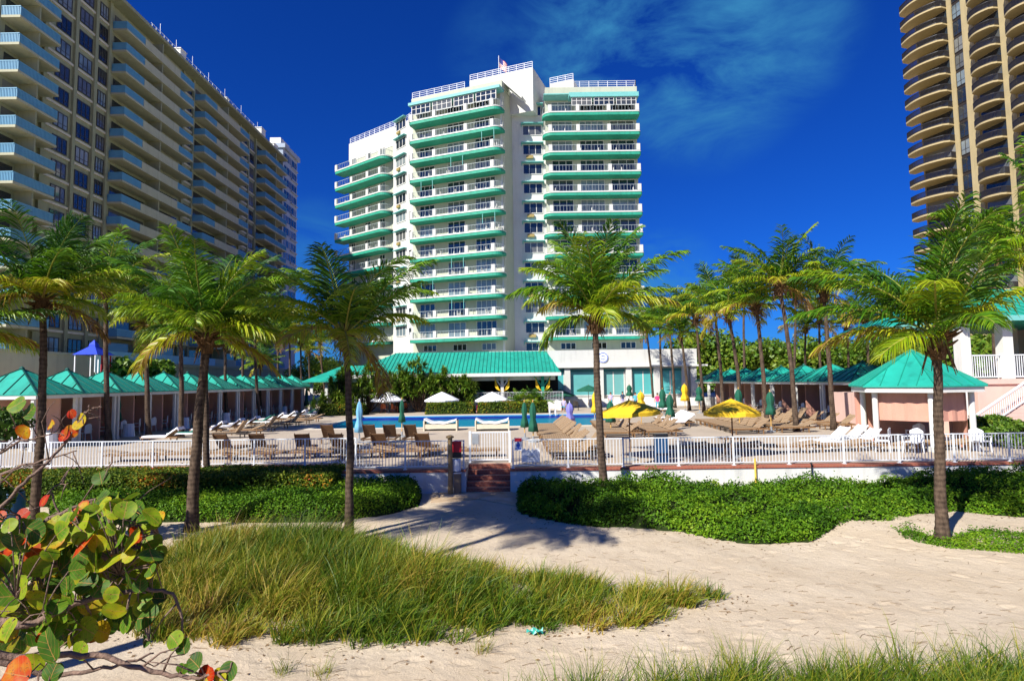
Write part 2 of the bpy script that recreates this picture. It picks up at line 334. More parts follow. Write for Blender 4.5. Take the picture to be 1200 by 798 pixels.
# ------------------------------------------------------------------ vegetation generators (numpy)
def unit(a): return a / np.maximum(1e-9, np.linalg.norm(a, axis=-1, keepdims=True))
def palm_crown(seed, nf=26, L=2.7, pairs=46, rib=True, wind=(0.12, 0.05), up_bias=0.0, yellow=0.25, leafw=1.0, droopers=3):
    """fronds as (V, quads, tris, tone), ribs as MB-like arrays; origin = crown heart"""
    rg = np.random.default_rng(seed); V = []; Q = []; T = []; tone = []; RV = []; RF = []; rt = []; nv = 0; nr = 0
    wind = np.array([wind[0], wind[1], 0.0])
    for i in range(nf):
        u = (i + 0.5) / nf                      # 0 young and upright .. 1 old and hanging
        az = i * 2.39996 + rg.normal(0, 0.25)
        el = R(82 - 70 * u ** 0.8 + up_bias * (1 - u) + rg.normal(0, 8)); bend = R(36 + 30 * u ** 0.7 + rg.normal(0, 10))
        Lf = L * (0.72 + 0.33 * math.sin(math.pi * min(1, 0.28 + u * 0.75))) * rg.uniform(0.9, 1.1)
        if u > 0.96 and droopers: el = R(-20 + rg.normal(0, 10)); bend = R(55)
        n = 14; s = np.linspace(0, 1, n + 1); P = [np.zeros(3)]; D = []
        hd = np.array([math.cos(az), math.sin(az), 0]); tw = rg.normal(0, 0.25); sv = np.array([-math.sin(az), math.cos(az), 0])
        for k in range(n + 1):
            e = el - bend * s[k] ** 1.35
            d = hd * math.cos(e) + np.array([0, 0, math.sin(e)]) + sv * tw * s[k] + wind * (0.3 + 1.6 * s[k])
            d /= np.linalg.norm(d); D.append(d)
            if k < n: P.append(P[-1] + d * Lf / n)
        P = np.array(P); D = np.array(D)
        ft = (0.16 + 0.36 * u + rg.normal(0, 0.12))
        if rg.random() < yellow * .7 and u > 0.45: ft += 0.20
        if u > 0.93 and droopers: ft = rg.uniform(0.72, 0.98)
        m = pairs; ss = np.linspace(0.13, 0.995, m) + rg.normal(0, 0.3 / m, m); ss = np.clip(ss, 0.1, 1)
        kk = ss * n; k0 = np.minimum(kk.astype(int), n - 1); fr = (kk - k0)[:, None]
        base = P[k0] * (1 - fr) + P[k0 + 1] * fr; t = unit(D[k0] * (1 - fr) + D[k0 + 1] * fr)
        side = unit(np.cross(t, np.array([0, 0, 1.0]) + 0.001)); nrm = np.cross(side, t)
        ll = L * 0.34 * (np.sin(np.pi * (0.10 + 0.84 * ss)) ** 0.6) * (1 - 0.30 * ss)
        for sg in (-1, 1):
            l = ll * rg.uniform(0.78, 1.15, m) * np.where(rg.random(m) < .05, .3, 1); fwd = 0.55 + 0.9 * ss + rg.normal(0, 0.10, m)
            d = unit(side * sg + t * fwd[:, None] + nrm * (0.22 + rg.normal(0, 0.14, m))[:, None])
            grav = np.zeros((m, 3)); grav[:, 2] = -1; g = (0.42 + 0.5 * u + rg.normal(0, 0.14, m))[:, None]
            d2 = unit(d + grav * g * 0.7 + wind * 0.5); d3 = unit(d + grav * g * 1.9 + wind * 1.0)
            p1 = base + d * (l * 0.35)[:, None]; p2 = p1 + d2 * (l * 0.35)[:, None]; p3 = p2 + d3 * (l * 0.3)[:, None]
            wv = unit(t + nrm * rg.normal(0, 0.7, (m, 1))); w = (0.0068 * L * leafw)
            V.append(np.stack([base - wv*w*.5, base + wv*w*.5, p1 - wv*w, p1 + wv*w, p2 - wv*w*.8, p2 + wv*w*.8, p3], 1).reshape(-1, 3))
            b = nv + np.arange(m)[:, None] * 7
            Q += [b + np.array([0, 1, 3, 2]), b + np.array([2, 3, 5, 4])]; T += [b + np.array([4, 5, 6])]
            tt = np.clip(ft + 0.10 * (ss - 0.5), 0, 1); tip = np.clip(tt + 0.05, 0, 1)
            tone.append(np.stack([tt]*4 + [tip]*3, 1).ravel()); nv += m * 7
        if rib:
            mb = MB(); idx = list(range(0, n + 1)) if pairs > 30 else list(range(0, n + 1, 2))
            mb.tube([P[j] for j in idx], [L * 0.0115 * (1 - 0.82 * j / n) * (1.5 if j == 0 else 1) for j in idx], 4 if pairs > 30 else 3)
            RV.append(np.array([tuple(v) for v in mb.v])); RF += [np.array(f) + nr for f in mb.f if len(f) == 4]; nr += len(mb.v)
            rt.append(np.full(len(mb.v), min(1, ft * 1.1)))
    return np.concatenate(V), np.concatenate(Q), np.concatenate(T), np.concatenate(tone), (np.concatenate(RV), np.array(RF), np.concatenate(rt)) if rib else None

CROWNS = {}
def crown_meshes(key, **kw):
    if key in CROWNS: return CROWNS[key]
    V, Q, T, tn, rb = palm_crown(**kw)
    a = npmesh('crown', V, [Q, T], PALMG, None, tn); b = npmesh('frond_ribs', rb[0], [rb[1]], PALMR, None, rb[2])
    # brown fibre and leaf bases round the heart
    L = kw.get('L', 2.7); rg = random.Random(kw['seed']); mb = MB()
    mb.lathe([(0.045*L, -0.30*L*0.55), (0.062*L, -0.09*L), (0.06*L, -0.02*L), (0.03*L, 0.06*L), (0.008*L, 0.12*L)], 9)
    for k in range(22):
        az = k * 2.4; z = -0.12 * L + 0.14 * L * rg.random(); e = rg.uniform(0.1, 1.0); l = L * rg.uniform(0.05, 0.13)
        p = Vector((math.cos(az)*0.05*L, math.sin(az)*0.05*L, z)); q = p + Vector((math.cos(az)*math.cos(e), math.sin(az)*math.cos(e), math.sin(e)*0.8)) * l
        mb.tube([p, (p + q) / 2 + Vector((0, 0, -0.01 * L)), q], [0.016*L, 0.013*L, 0.005*L], 4)
    for k in range(9):
        az = rg.random() * 6.3; p = Vector((math.cos(az)*0.06*L, math.sin(az)*0.06*L, -0.08*L)); q = p + Vector((math.cos(az)*0.05*L, math.sin(az)*0.05*L, -rg.uniform(0.08, 0.2)*L))
        mb.tube([p, q], [0.010*L, 0.003*L], 3)
    c = build('leaf_base', mb, FIBRE)
    r = [a.data, b.data, c.data]
    for o in (a, b, c): bpy.data.objects.remove(o)
    CROWNS[key] = r; return r

def palm(base, top, r0, key, label, group, crown_rot=0.0, cscale=1.0, rings=True, name='palm_tree', curve=0.0, **kw):
    """base, top: Vectors; crown heart at top"""
    base = Vector(base); top = Vector(top); rr = random.Random(str(key) + label)
    th = thing(name, base, label, 'palm tree', group)
    H = (top - base).length; n = max(10, int(H / 0.075)) if rings else 12; pts = []; rad = []
    bow = Vector((rr.uniform(-1, 1), rr.uniform(-1, 1), 0)) * 0.02 * H + Vector((curve, 0, 0))
    for i in range(n + 1):
        s = i / n; p = base.lerp(top, s) + bow * math.sin(math.pi * s)
        p.x += 0.012 * math.sin(s * 17 + rr.random()); pts.append(p)
        rb = r0 * (1 - 0.34 * s) * (1 + 0.45 * math.exp(-s * H / 0.28))
        if rings: rb *= 1 + (0.035 if i % 2 else -0.02) + rr.uniform(-0.02, 0.02)
        rad.append(rb)
    pts[0] = pts[0] - Vector((0, 0, 0.15))
    mb = MB(); mb.tube(pts, rad, 14 if rings else 8); build('trunk', mb, BARK, th, smooth=True)
    ms = crown_meshes(key, **kw)
    o = link_mesh('crown', ms[0], th); o.location = top - base; o.rotation_euler = (0, 0, crown_rot); o.scale = (cscale,) * 3
    for nm, me in (('frond_ribs', ms[1]), ('leaf_base', ms[2])):
        c = link_mesh(nm, me, o)
    return th

def leaf_cloud(C, N, size, rg, aspect=0.55, fold=0.25, flat=0.5, tone=None, up=0.5):
    """C (n,3) centres, N (n,3) preferred normals -> diamond leaves of two tris sharing a fold"""
    n = len(C); nr = unit(N * up + rg.normal(0, 1, (n, 3)) * (1 - up * 0.6) * 0.7 + 1e-6)
    a = unit(np.cross(nr, rg.normal(0, 1, (n, 3)))); b = np.cross(nr, a)
    s = size * rg.uniform(0.65, 1.25, n)[:, None]; w = s * aspect
    tip = C + a * s; root = C - a * s; l = C + b * w + nr * w * fold; r = C - b * w + nr * w * fold
    V = np.stack([root, l, tip, r], 1).reshape(-1, 3); i = np.arange(n)[:, None] * 4
    T = np.concatenate([i + np.array([0, 2, 1]), i + np.array([0, 3, 2])])
    t = (np.full(n, 0.5) if tone is None else tone); return V, T, np.repeat(t, 4)

def fnoise(x, y, seed=0, f=1.0):
    s = 0.0
    for k, (a, b, c, w) in enumerate(((1.0, 0.7, 0.3, 1), (-0.8, 1.3, 1.7, .8), (2.1, 1.1, 4.1, .5), (1.4, -2.6, 2.2, .45), (4.3, 3.1, .7, .25), (-3.7, 5.2, 5.5, .22), (8.1, -6.3, 1.3, .12), (7.3, 9.2, 3.9, .12))):
        s = s + w * np.sin(f * (a * x + b * y) + c + seed * (1.7 + k))
    return s / 2.4
def in_poly(x, y, poly):
    ins = np.zeros(len(x), bool); n = len(poly); j = n - 1
    for i in range(n):
        xi, yi = poly[i]; xj, yj = poly[j]
        c = ((yi > y) != (yj > y)) & (x < (xj - xi) * (y - yi) / (yj - yi + 1e-12) + xi); ins ^= c; j = i
    return ins
def edge_dist(x, y, poly):
    d = np.full(len(x), 1e9); n = len(poly)
    for i in range(n):
        ax, ay = poly[i]; bx, by = poly[(i + 1) % n]; vx, vy = bx - ax, by - ay; L2 = vx*vx + vy*vy + 1e-12
        t = np.clip(((x - ax) * vx + (y - ay) * vy) / L2, 0, 1); d = np.minimum(d, np.hypot(x - ax - t*vx, y - ay - t*vy))
    return d
def sample_poly(poly, n, rg):
    P = np.array(poly); lo = P.min(0); hi = P.max(0); out = []
    while sum(len(o) for o in out) < n:
        q = rg.uniform(lo, hi, (n * 2, 2)); out.append(q[in_poly(q[:, 0], q[:, 1], poly)])
    return np.concatenate(out)[:n]

def bush_bed(name, poly, z0, hfun, n, size, m, seed, label, cat, group=None, edge=0.45, tonefun=None, kind=None, square=False, gaps=0.0, corem=None):
    rg = np.random.default_rng(seed)
    def H(x, y):
        d = edge_dist(x, y, poly); k = np.clip(d / edge, 0, 1)
        k = np.sqrt(1 - (1 - k) ** 2) if not square else np.clip(d / (edge * 0.35), 0, 1) ** 0.35
        return hfun(x, y) * k
    a = sample_poly(poly, int(n * 0.62), rg); P2 = sample_poly(poly, n * 3, rg); d = edge_dist(P2[:, 0], P2[:, 1], poly); P2 = P2[d < edge][:int(n * 0.38)]
    xy = np.concatenate([a, P2]); top = H(xy[:, 0], xy[:, 1]); z = top * (1 - rg.random(len(xy)) ** 2.2 * 0.35)
    k = len(a); z[k:] = top[k:] * rg.uniform(0.05, 1.0, len(xy) - k)
    e = 0.06; gx = (H(xy[:, 0] + e, xy[:, 1]) - H(xy[:, 0] - e, xy[:, 1])) / (2*e); gy = (H(xy[:, 0], xy[:, 1] + e) - H(xy[:, 0], xy[:, 1] - e)) / (2*e)
    N = unit(np.stack([-gx, -gy, np.ones(len(xy))], 1))
    z += rg.normal(0, 0.025, len(z)) + (rg.random(len(z)) < (0.02 if square else 0.07)) * rg.uniform(0.03, 0.17, len(z))
    C = np.stack([xy[:, 0] + rg.normal(0, .03, len(z)), xy[:, 1] + rg.normal(0, .03, len(z)), z0 + np.maximum(z, 0.02)], 1)
    if gaps:
        keep = fnoise(C[:, 0], C[:, 1], seed, 2.2) > -1 + gaps; C = C[keep]; N = N[keep]
    tn = 0.45 + 0.28 * fnoise(C[:, 0], C[:, 1], seed + 3, 1.3) if tonefun is None else tonefun(C, rg)
    V, T, t = leaf_cloud(C, N, size, rg, tone=tn, up=0.55)
    o = npmesh(name, V, [T], m, None, t)
    tag(o, label, cat, group, kind)
    # twiggy core so nothing shows through
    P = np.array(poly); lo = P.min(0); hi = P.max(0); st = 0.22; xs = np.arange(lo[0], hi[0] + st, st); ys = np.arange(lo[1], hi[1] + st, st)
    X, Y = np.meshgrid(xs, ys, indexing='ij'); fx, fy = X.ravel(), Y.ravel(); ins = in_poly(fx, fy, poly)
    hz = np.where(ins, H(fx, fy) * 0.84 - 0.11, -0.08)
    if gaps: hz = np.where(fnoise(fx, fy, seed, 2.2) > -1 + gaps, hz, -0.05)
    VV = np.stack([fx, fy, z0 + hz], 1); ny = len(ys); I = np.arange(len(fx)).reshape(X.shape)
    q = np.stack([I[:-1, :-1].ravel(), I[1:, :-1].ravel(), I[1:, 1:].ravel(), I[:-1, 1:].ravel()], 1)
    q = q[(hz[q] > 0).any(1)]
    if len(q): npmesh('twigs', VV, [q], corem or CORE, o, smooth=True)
    return o

def grass(name, poly, z0, nclump, blades, h, seed, label, tonebase=0.42, spread=0.16, w=0.007, zfun=None, lean=(0.12, 0.0), tonefun=None, hfun=None):
    rg = np.random.default_rng(seed); c = sample_poly(poly, nclump, rg); n = nclump * blades
    ctone = tonebase + (tonefun(c) if tonefun is not None else 0) + rg.normal(0, 0.10, nclump); ch = h * rg.uniform(0.65, 1.25, nclump)
    if hfun is not None: ch = ch * hfun(c)
    cx = np.repeat(c, blades, 0) + rg.normal(0, spread * 0.55, (n, 2)); tn = np.repeat(ctone, blades) + rg.normal(0, 0.09, n)
    hh = np.repeat(ch, blades) * rg.uniform(0.45, 1.2, n)
    cc = np.repeat(c, blades, 0); out = (cx - cc); az = np.arctan2(out[:, 1], out[:, 0]) + rg.normal(0, 0.9, n)
    sp = rg.uniform(0.08, 0.6, n); droop = rg.uniform(0.2, 1.5, n) ** 1.3
    d = np.stack([np.cos(az) * sp + lean[0], np.sin(az) * sp + lean[1], np.ones(n)], 1); d = unit(d)
    hz = np.stack([d[:, 0], d[:, 1], np.zeros(n)], 1); hz = unit(hz); zz = z0 + (zfun(cx[:, 0], cx[:, 1]) if zfun else 0)
    p = np.stack([cx[:, 0], cx[:, 1], np.zeros(n) + zz - 0.02], 1); pts = [p]; k = 4
    for j in range(1, k + 1):
        dj = unit(d + (hz * 0.55 + np.array([0, 0, -0.55])) * (droop * (j / k) ** 1.6)[:, None]); pts.append(pts[-1] + dj * (hh / k)[:, None])
    wv = unit(np.cross(d, rg.normal(0, 1, (n, 3)))); ww = (w * rg.uniform(0.6, 1.4, n))[:, None]
    V = []
    for j in range(k): V += [pts[j] - wv * ww * (1 - 0.22 * j), pts[j] + wv * ww * (1 - 0.22 * j)]
    V.append(pts[k]); V = np.stack(V, 1); m = V.shape[1]; V = V.reshape(-1, 3); b = np.arange(n)[:, None] * m
    Q = np.concatenate([b + np.array([2*j, 2*j+1, 2*j+3, 2*j+2]) for j in range(k - 1)]); T = b + np.array([2*k-2, 2*k-1, 2*k])
    tt = np.clip(tn, 0, 1)[:, None] + np.repeat(np.array([0.16, 0.0, -0.04, 0.02, 0.12])[None, :], n, 0)
    tone = np.concatenate([np.repeat(tt[:, :k], 2, 1), tt[:, k:]], 1).ravel()
    o = npmesh(name, V, [Q, T], GRASSM, None, tone); tag(o, label, 'grass', None, 'stuff'); return o

def broad_tree(name, base, H, rx, n, seed, label, group, m=None, size=0.16, trunk_h=0.35, r0=0.16, lumps=14, tone0=0.5):
    rg = np.random.default_rng(seed); base = Vector(base); th = thing(name, base, label, 'tree', group)
    mb = MB(); top = base + Vector((0, 0, H * 0.7)); mb.tube([base - Vector((0, 0, .1)), base + Vector((0.05*H*rg.normal(), 0, H*trunk_h)), top], [r0, r0*.7, r0*.25], 7)
    cs = []
    for k in range(lumps):
        a = rg.uniform(0, 6.28); q = math.sqrt(rg.random()); zc = H * (trunk_h + (0.92 - trunk_h) * rg.random()); q *= math.sqrt(max(0.15, 1 - (zc / H - 0.55) ** 2 * 3.2))
        c = np.array([base.x + math.cos(a) * rx * q * 0.75, base.y + math.sin(a) * rx * q * 0.75, base.z + zc]); cs.append((c, rx * rg.uniform(0.25, 0.45)))
        mb.tube([base + Vector((0, 0, H * trunk_h * 0.8)), (Vector(c) + base + Vector((0, 0, H*.3))) / 2, Vector(c)], [r0*.4, r0*.25, r0*.08], 5)
    build('trunk', mb, BARK, th, smooth=True)
    C = []; N = []; tn = []
    for c, r in cs:
        k = n // lumps; d = unit(rg.normal(0, 1, (k, 3))); rad = r * rg.random(k) ** 0.33; p = c + d * rad[:, None] * np.array([1, 1, 0.72]); C.append(p); N.append(unit(d + np.array([0, 0, .6])))
        tn.append(np.full(k, tone0 + rg.normal(0, 0.12)) + 0.0)
    V, T, t = leaf_cloud(np.concatenate(C), np.concatenate(N), size, rg, tone=np.concatenate(tn), up=0.4)
    npmesh('crown', V, [T], m or TREEM, th, t); return th

def spiky_plant(name, base, H, heads, leafL, seed, label, group, cat='plant', tone0=0.45, spread=1.0, m=None, nl=34):
    """stems carrying rosettes of stiff strap leaves (screw pine)"""
    rg = np.random.default_rng(seed); base = Vector(base); th = thing(name, base, label, cat, group); mb = MB(); Cs = []
    for k in range(heads):
        a = k * 2.4 + rg.normal(0, .3); q = spread * rg.uniform(0.1, 1) if k else 0; z = H * rg.uniform(0.35, 0.88) if k else H * 0.9
        z *= 1 - 0.25 * (q / spread) ** 2
        c = base + Vector((math.cos(a) * q, math.sin(a) * q, z)); Cs.append(c)
        mb.tube([base + Vector((0, 0, 0)), base.lerp(c, 0.5) - Vector((0, 0, H * 0.08)), c], [0.05 + 0.01 * H, 0.04, 0.03], 5)
    build('stem', mb, BARK, th)
    V = []; tn = []; 
    for c in Cs:
        c = np.array(c); a = rg.uniform(0, 6.28, nl); e = rg.uniform(-0.5, 1.45, nl); l = leafL * rg.uniform(0.7, 1.15, nl)
        d = np.stack([np.cos(a)*np.cos(e), np.sin(a)*np.cos(e), np.sin(e)], 1); s = unit(np.cross(d, [0, 0, 1.0])); mid = c + d * (l*.6)[:, None]; tip = mid + unit(d + np.array([0, 0, -0.7])) * (l*.4)[:, None]
        w = leafL * 0.055; V.append(np.stack([c - s*w, c + s*w, mid - s*w, mid + s*w, tip], 1).reshape(-1, 3)); tn.append(np.repeat(tone0 + rg.normal(0, .12, nl), 5))
    V = np.concatenate(V); n = len(V) // 5; b = np.arange(n)[:, None] * 5
    npmesh('crown', V, [b + np.array([0, 1, 3, 2]), b + np.array([2, 3, 4])], m or TREEM, th, np.concatenate(tn)); return th

# ------------------------------------------------------------------ ground, deck, pool
def gz(x, y):
    """height of the sand; a dune rises under the camera"""
    x = np.asarray(x, float); y = np.asarray(y, float)
    r = y + 0.02 * np.abs(x)
    dune = np.clip((6.0 - r) / 4.6, 0, 1) ** 1.15 * 2.05
    n = 0.035 * fnoise(x, y, 1, 0.55) + 0.015 * fnoise(x, y, 2, 2.3)
    fade = np.clip((19.0 - y) / 1.5, 0, 1)
    berm = 0.16 * np.exp(-((x - 9.5) ** 2 / 9 + (y - 15.2) ** 2 / 2.5))
    return SAND + dune + (n + berm) * fade
def sandmat():
    m = bpy.data.materials.new('beach_sand'); m.use_nodes = True; t = m.node_tree; b = t.nodes['Principled BSDF']; b.inputs['Roughness'].default_value = 0.95; b.inputs['Specular IOR Level'].default_value = 0.15
    co = t.nodes.new('ShaderNodeTexCoord')
    def noise(s, d=6, r=0.6):
        n = t.nodes.new('ShaderNodeTexNoise'); n.inputs['Scale'].default_value = s; n.inputs['Detail'].default_value = d; n.inputs['Roughness'].default_value = r; t.links.new(co.outputs['Object'], n.inputs[0]); return n
    a = noise(0.6, 8, 0.7); r = t.nodes.new('ShaderNodeValToRGB'); r.color_ramp.elements[0].position = 0.3; r.color_ramp.elements[1].position = 0.68
    r.color_ramp.elements[0].color = (0.55, 0.44, 0.305, 1); r.color_ramp.elements[1].color = (0.67, 0.565, 0.42, 1); t.links.new(a.outputs['Fac'], r.inputs[0])
    g = noise(55, 3, 0.8); r2 = t.nodes.new('ShaderNodeValToRGB'); r2.color_ramp.elements[0].position = 0.25; r2.color_ramp.elements[1].position = 0.55
    r2.color_ramp.elements[0].color = (0.45, 0.40, 0.36, 1); r2.color_ramp.elements[1].color = (1, 1, 1, 1); t.links.new(g.outputs['Fac'], r2.inputs[0])
    mx = t.nodes.new('ShaderNodeMix'); mx.data_type = 'RGBA'; mx.blend_type = 'MULTIPLY'; mx.inputs[0].default_value = 0.38; t.links.new(r.outputs[0], mx.inputs[6]); t.links.new(r2.outputs[0], mx.inputs[7])
    # patches of dry debris
    dn = noise(1.7, 9, 0.75); dn2 = noise(14, 4, 0.7); ml = t.nodes.new('ShaderNodeMath'); ml.operation = 'MULTIPLY'; t.links.new(dn.outputs['Fac'], ml.inputs[0]); t.links.new(dn2.outputs['Fac'], ml.inputs[1])
    mr = t.nodes.new('ShaderNodeMapRange'); mr.inputs[1].default_value = 0.33; mr.inputs[2].default_value = 0.44; t.links.new(ml.outputs[0], mr.inputs[0]); 
    mq = t.nodes.new('ShaderNodeMath'); mq.operation = 'MULTIPLY'; mq.inputs[1].default_value = 0.45; t.links.new(mr.outputs[0], mq.inputs[0])
    m2 = t.nodes.new('ShaderNodeMix'); m2.data_type = 'RGBA'; m2.inputs[7].default_value = (0.24, 0.16, 0.09, 1); t.links.new(mq.outputs[0], m2.inputs[0]); t.links.new(mx.outputs[2], m2.inputs[6]); t.links.new(m2.outputs[2], b.inputs['Base Color'])
    # footprints and ripples
    v = t.nodes.new('ShaderNodeTexVoronoi'); v.inputs['Scale'].default_value = 3.2; v.feature = 'SMOOTH_F1'; t.links.new(co.outputs['Object'], v.inputs[0])
    h = noise(9, 8, 0.75); ad = t.nodes.new('ShaderNodeMath'); ad.operation = 'MULTIPLY_ADD'; ad.inputs[1].default_value = 0.55; t.links.new(v.outputs['Distance'], ad.inputs[0]); t.links.new(h.outputs['Fac'], ad.inputs[2])
    bp = t.nodes.new('ShaderNodeBump'); bp.inputs['Strength'].default_value = 0.5; bp.inputs['Distance'].default_value = 0.10; t.links.new(ad.outputs[0], bp.inputs['Height']); t.links.new(bp.outputs[0], b.inputs['Normal'])
    return m
SANDM = sandmat()
xs = np.concatenate([[-3000, -800, -250, -100, -60], np.linspace(-32, -5.05, 108), np.linspace(-5, 15.5, 560), np.linspace(15.6, 32, 66), [60, 100, 250, 800, 3000]])
ys = np.concatenate([[-3000, -500, -100, -40, -15], np.linspace(-6, 6.8, 68), np.linspace(6.9, 18.9, 330), np.linspace(19, 21, 10), [30, 60, 120, 300, 900, 4000]])
X, Y = np.meshgrid(xs, ys, indexing='ij'); Z = gz(X, Y)
I = np.arange(X.size).reshape(X.shape)
q = np.stack([I[:-1, :-1].ravel(), I[1:, :-1].ravel(), I[1:, 1:].ravel(), I[:-1, 1:].ravel()], 1)
_rg = np.random.default_rng(77); _fx = []      # trodden footprints pressed into the sheet
for (x0, y0, x1, y1) in ((13, 8.2, -1.2, 18.6), (14, 9.6, 1, 17.5), (2, 8.2, 14, 11.5), (-2, 8.0, 9, 7.6), (4, 12, 12, 14), (15, 11, 3, 14.5), (-4, 7.9, 6, 9.5)):
    L_ = math.hypot(x1-x0, y1-y0); ux, uy = (x1-x0)/L_, (y1-y0)/L_
    for k in range(int(L_ / .62)):
        sd_ = .12 if k % 2 else -.12; d_ = k * .62 + _rg.normal(0, .05); w_ = .5 * math.sin(d_ * .5); _fx.append((x0 + ux*d_ - uy*(sd_ + w_), y0 + uy*d_ + ux*(sd_ + w_), ux, uy))
def prints(x, y):
    z = np.zeros_like(x)
    for a_, b_, ux, uy in _fx:
        m_ = (np.abs(x - a_) < .5) & (np.abs(y - b_) < .5)
        if not m_.any(): continue
        dx, dy = x[m_] - a_, y[m_] - b_; p_ = (dx*ux + dy*uy) / .15; q_ = (-dx*uy + dy*ux) / .065; r_ = np.sqrt(p_**2 + q_**2)
        z[m_] += -.017 * np.exp(-r_**2.2) + .007 * np.exp(-((r_ - 1.6) / .45) ** 2)
    return z
Z = Z + prints(X, Y)
structure(npmesh('sand', np.stack([X.ravel(), Y.ravel(), Z.ravel()], 1), [q], SANDM, smooth=True))

# the light tan walkway slab in front of the steps, stained by runoff
WY = 20.0                                   # face of the retaining wall
SX0, SX1 = on_y(546, 560, WY).x, on_y(598, 560, WY).x     # stair opening
m = MB(); pl = [on_z(505, 577, SAND + .03), on_z(600, 576, SAND + .03), on_z(604, 592, SAND + .03), on_z(560, 584, SAND + .03), on_z(505, 588, SAND + .03)]
m.prism([(p.x, p.y) for p in (pl[4], pl[3], pl[2])] + [(pl[1].x, WY + 0.3), (pl[0].x, WY + 0.3)], SAND - .3, SAND + .03)
structure(build('landing_path', m, mat('stained_landing', (0.50, 0.30, 0.12), 0.9, 0.2, 1.2, 0.3, 30, col2=(0.55, 0.46, 0.34))))

DECK = mat('pool_deck_paving', (0.46, 0.38, 0.29), 0.8, 0.12, 0.35, 0.15, 18, stain=0.1)
PX0, PX1, PY0, PY1 = -13.2, 7.6, 38.2, 51.4
m = MB(); BX = 90
def slab(x0, x1, y0, y1): m.box(x0, x1, y0, y1, -1.6, 0.0)
slab(-BX, SX0, WY + .25, PY0); slab(SX1, BX, WY + .25, PY0); slab(SX0, SX1, 21.55, PY0)
slab(-BX, PX0, PY0, PY1); slab(PX1, BX, PY0, PY1); slab(-BX, BX, PY1, 150)
structure(build('pool_deck', m, DECK))
# pool basin, coping, water
m = MB(); m.box(PX0 + .01, PX1 - .01, PY0 + .01, PY1 - .01, -1.58, -1.5)
for a in ((PX0, PX0 + .1, PY0, PY1), (PX1 - .1, PX1, PY0, PY1), (PX0 + .1, PX1 - .1, PY0, PY0 + .1), (PX0 + .1, PX1 - .1, PY1 - .1, PY1)): m.box(*a, -1.49, -0.012)
pool = thing('swimming_pool', ((PX0 + PX1) / 2, (PY0 + PY1) / 2, 0), 'long rectangular swimming pool of bright blue water across the deck', 'swimming pool')
build('basin', m, mat('blue_pool_plaster', (0.03, 0.30, 0.55), 0.5, 0.1, 1), pool)
m = MB()
for a in ((PX0 - .35, PX0, PY0 - .35, PY1 + .35), (PX1, PX1 + .35, PY0 - .35, PY1 + .35), (PX0, PX1, PY0 - .35, PY0), (PX0, PX1, PY1, PY1 + .35)): m.box(*a, 0.004, 0.05)
build('coping', m, mat('pale_coping_stone', (0.62, 0.56, 0.46), 0.8, 0.1, 2), pool)
wm = bpy.data.materials.new('pool_water'); wm.use_nodes = True; t = wm.node_tree; b = t.nodes['Principled BSDF']; b.inputs['Roughness'].default_value = 0.12; b.inputs['IOR'].default_value = 1.33; b.inputs['Specular IOR Level'].default_value = 0.22
co = t.nodes.new('ShaderNodeTexCoord'); n = t.nodes.new('ShaderNodeTexNoise'); n.inputs['Scale'].default_value = 0.16; n.inputs['Detail'].default_value = 5; t.links.new(co.outputs['Object'], n.inputs[0])
sx = t.nodes.new('ShaderNodeSeparateXYZ'); t.links.new(co.outputs['Object'], sx.inputs[0])
mr = t.nodes.new('ShaderNodeMapRange'); mr.inputs[1].default_value = 0.5; mr.inputs[2].default_value = 5.2; t.links.new(sx.outputs['Y'], mr.inputs[0])   # deep lap lane along the far side
ad = t.nodes.new('ShaderNodeMath'); ad.operation = 'MULTIPLY_ADD'; ad.inputs[1].default_value = 0.5; ad.use_clamp = True; t.links.new(n.outputs['Fac'], ad.inputs[0]); 
sb = t.nodes.new('ShaderNodeMath'); sb.operation = 'SUBTRACT'; sb.inputs[1].default_value = 0.25; t.links.new(mr.outputs[0], sb.inputs[0]); t.links.new(sb.outputs[0], ad.inputs[2])
r = t.nodes.new('ShaderNodeValToRGB'); r.color_ramp.elements[0].color = (0.004, 0.19, 0.30, 1); r.color_ramp.elements[1].color = (0.002, 0.018, 0.26, 1); r.color_ramp.elements[0].position = 0.15; r.color_ramp.elements[1].position = 0.7
t.links.new(ad.outputs[0], r.inputs[0]); t.links.new(r.outputs[0], b.inputs['Base Color'])
n2 = t.nodes.new('ShaderNodeTexNoise'); n2.inputs['Scale'].default_value = 2.5; n2.inputs['Detail'].default_value = 4; t.links.new(co.outputs['Object'], n2.inputs[0])
bp = t.nodes.new('ShaderNodeBump'); bp.inputs['Strength'].default_value = 0.6; bp.inputs['Distance'].default_value = 0.12; t.links.new(n2.outputs['Fac'], bp.inputs['Height'])
df = t.nodes.new('ShaderNodeBsdfDiffuse'); gl = t.nodes.new('ShaderNodeBsdfGlossy'); gl.inputs['Roughness'].default_value = .08; msx = t.nodes.new('ShaderNodeMixShader'); msx.inputs[0].default_value = .16
t.links.new(r.outputs[0], df.inputs[0]); t.links.new(bp.outputs[0], gl.inputs['Normal']); t.links.new(df.outputs[0], msx.inputs[1]); t.links.new(gl.outputs[0], msx.inputs[2]); t.links.new(msx.outputs[0], t.nodes['Material Output'].inputs[0])
m = MB(); m.box(PX0 + .1, PX1 - .1, PY0 + .1, PY1 - .1, -0.5, -0.09); build('water', m, wm, pool)

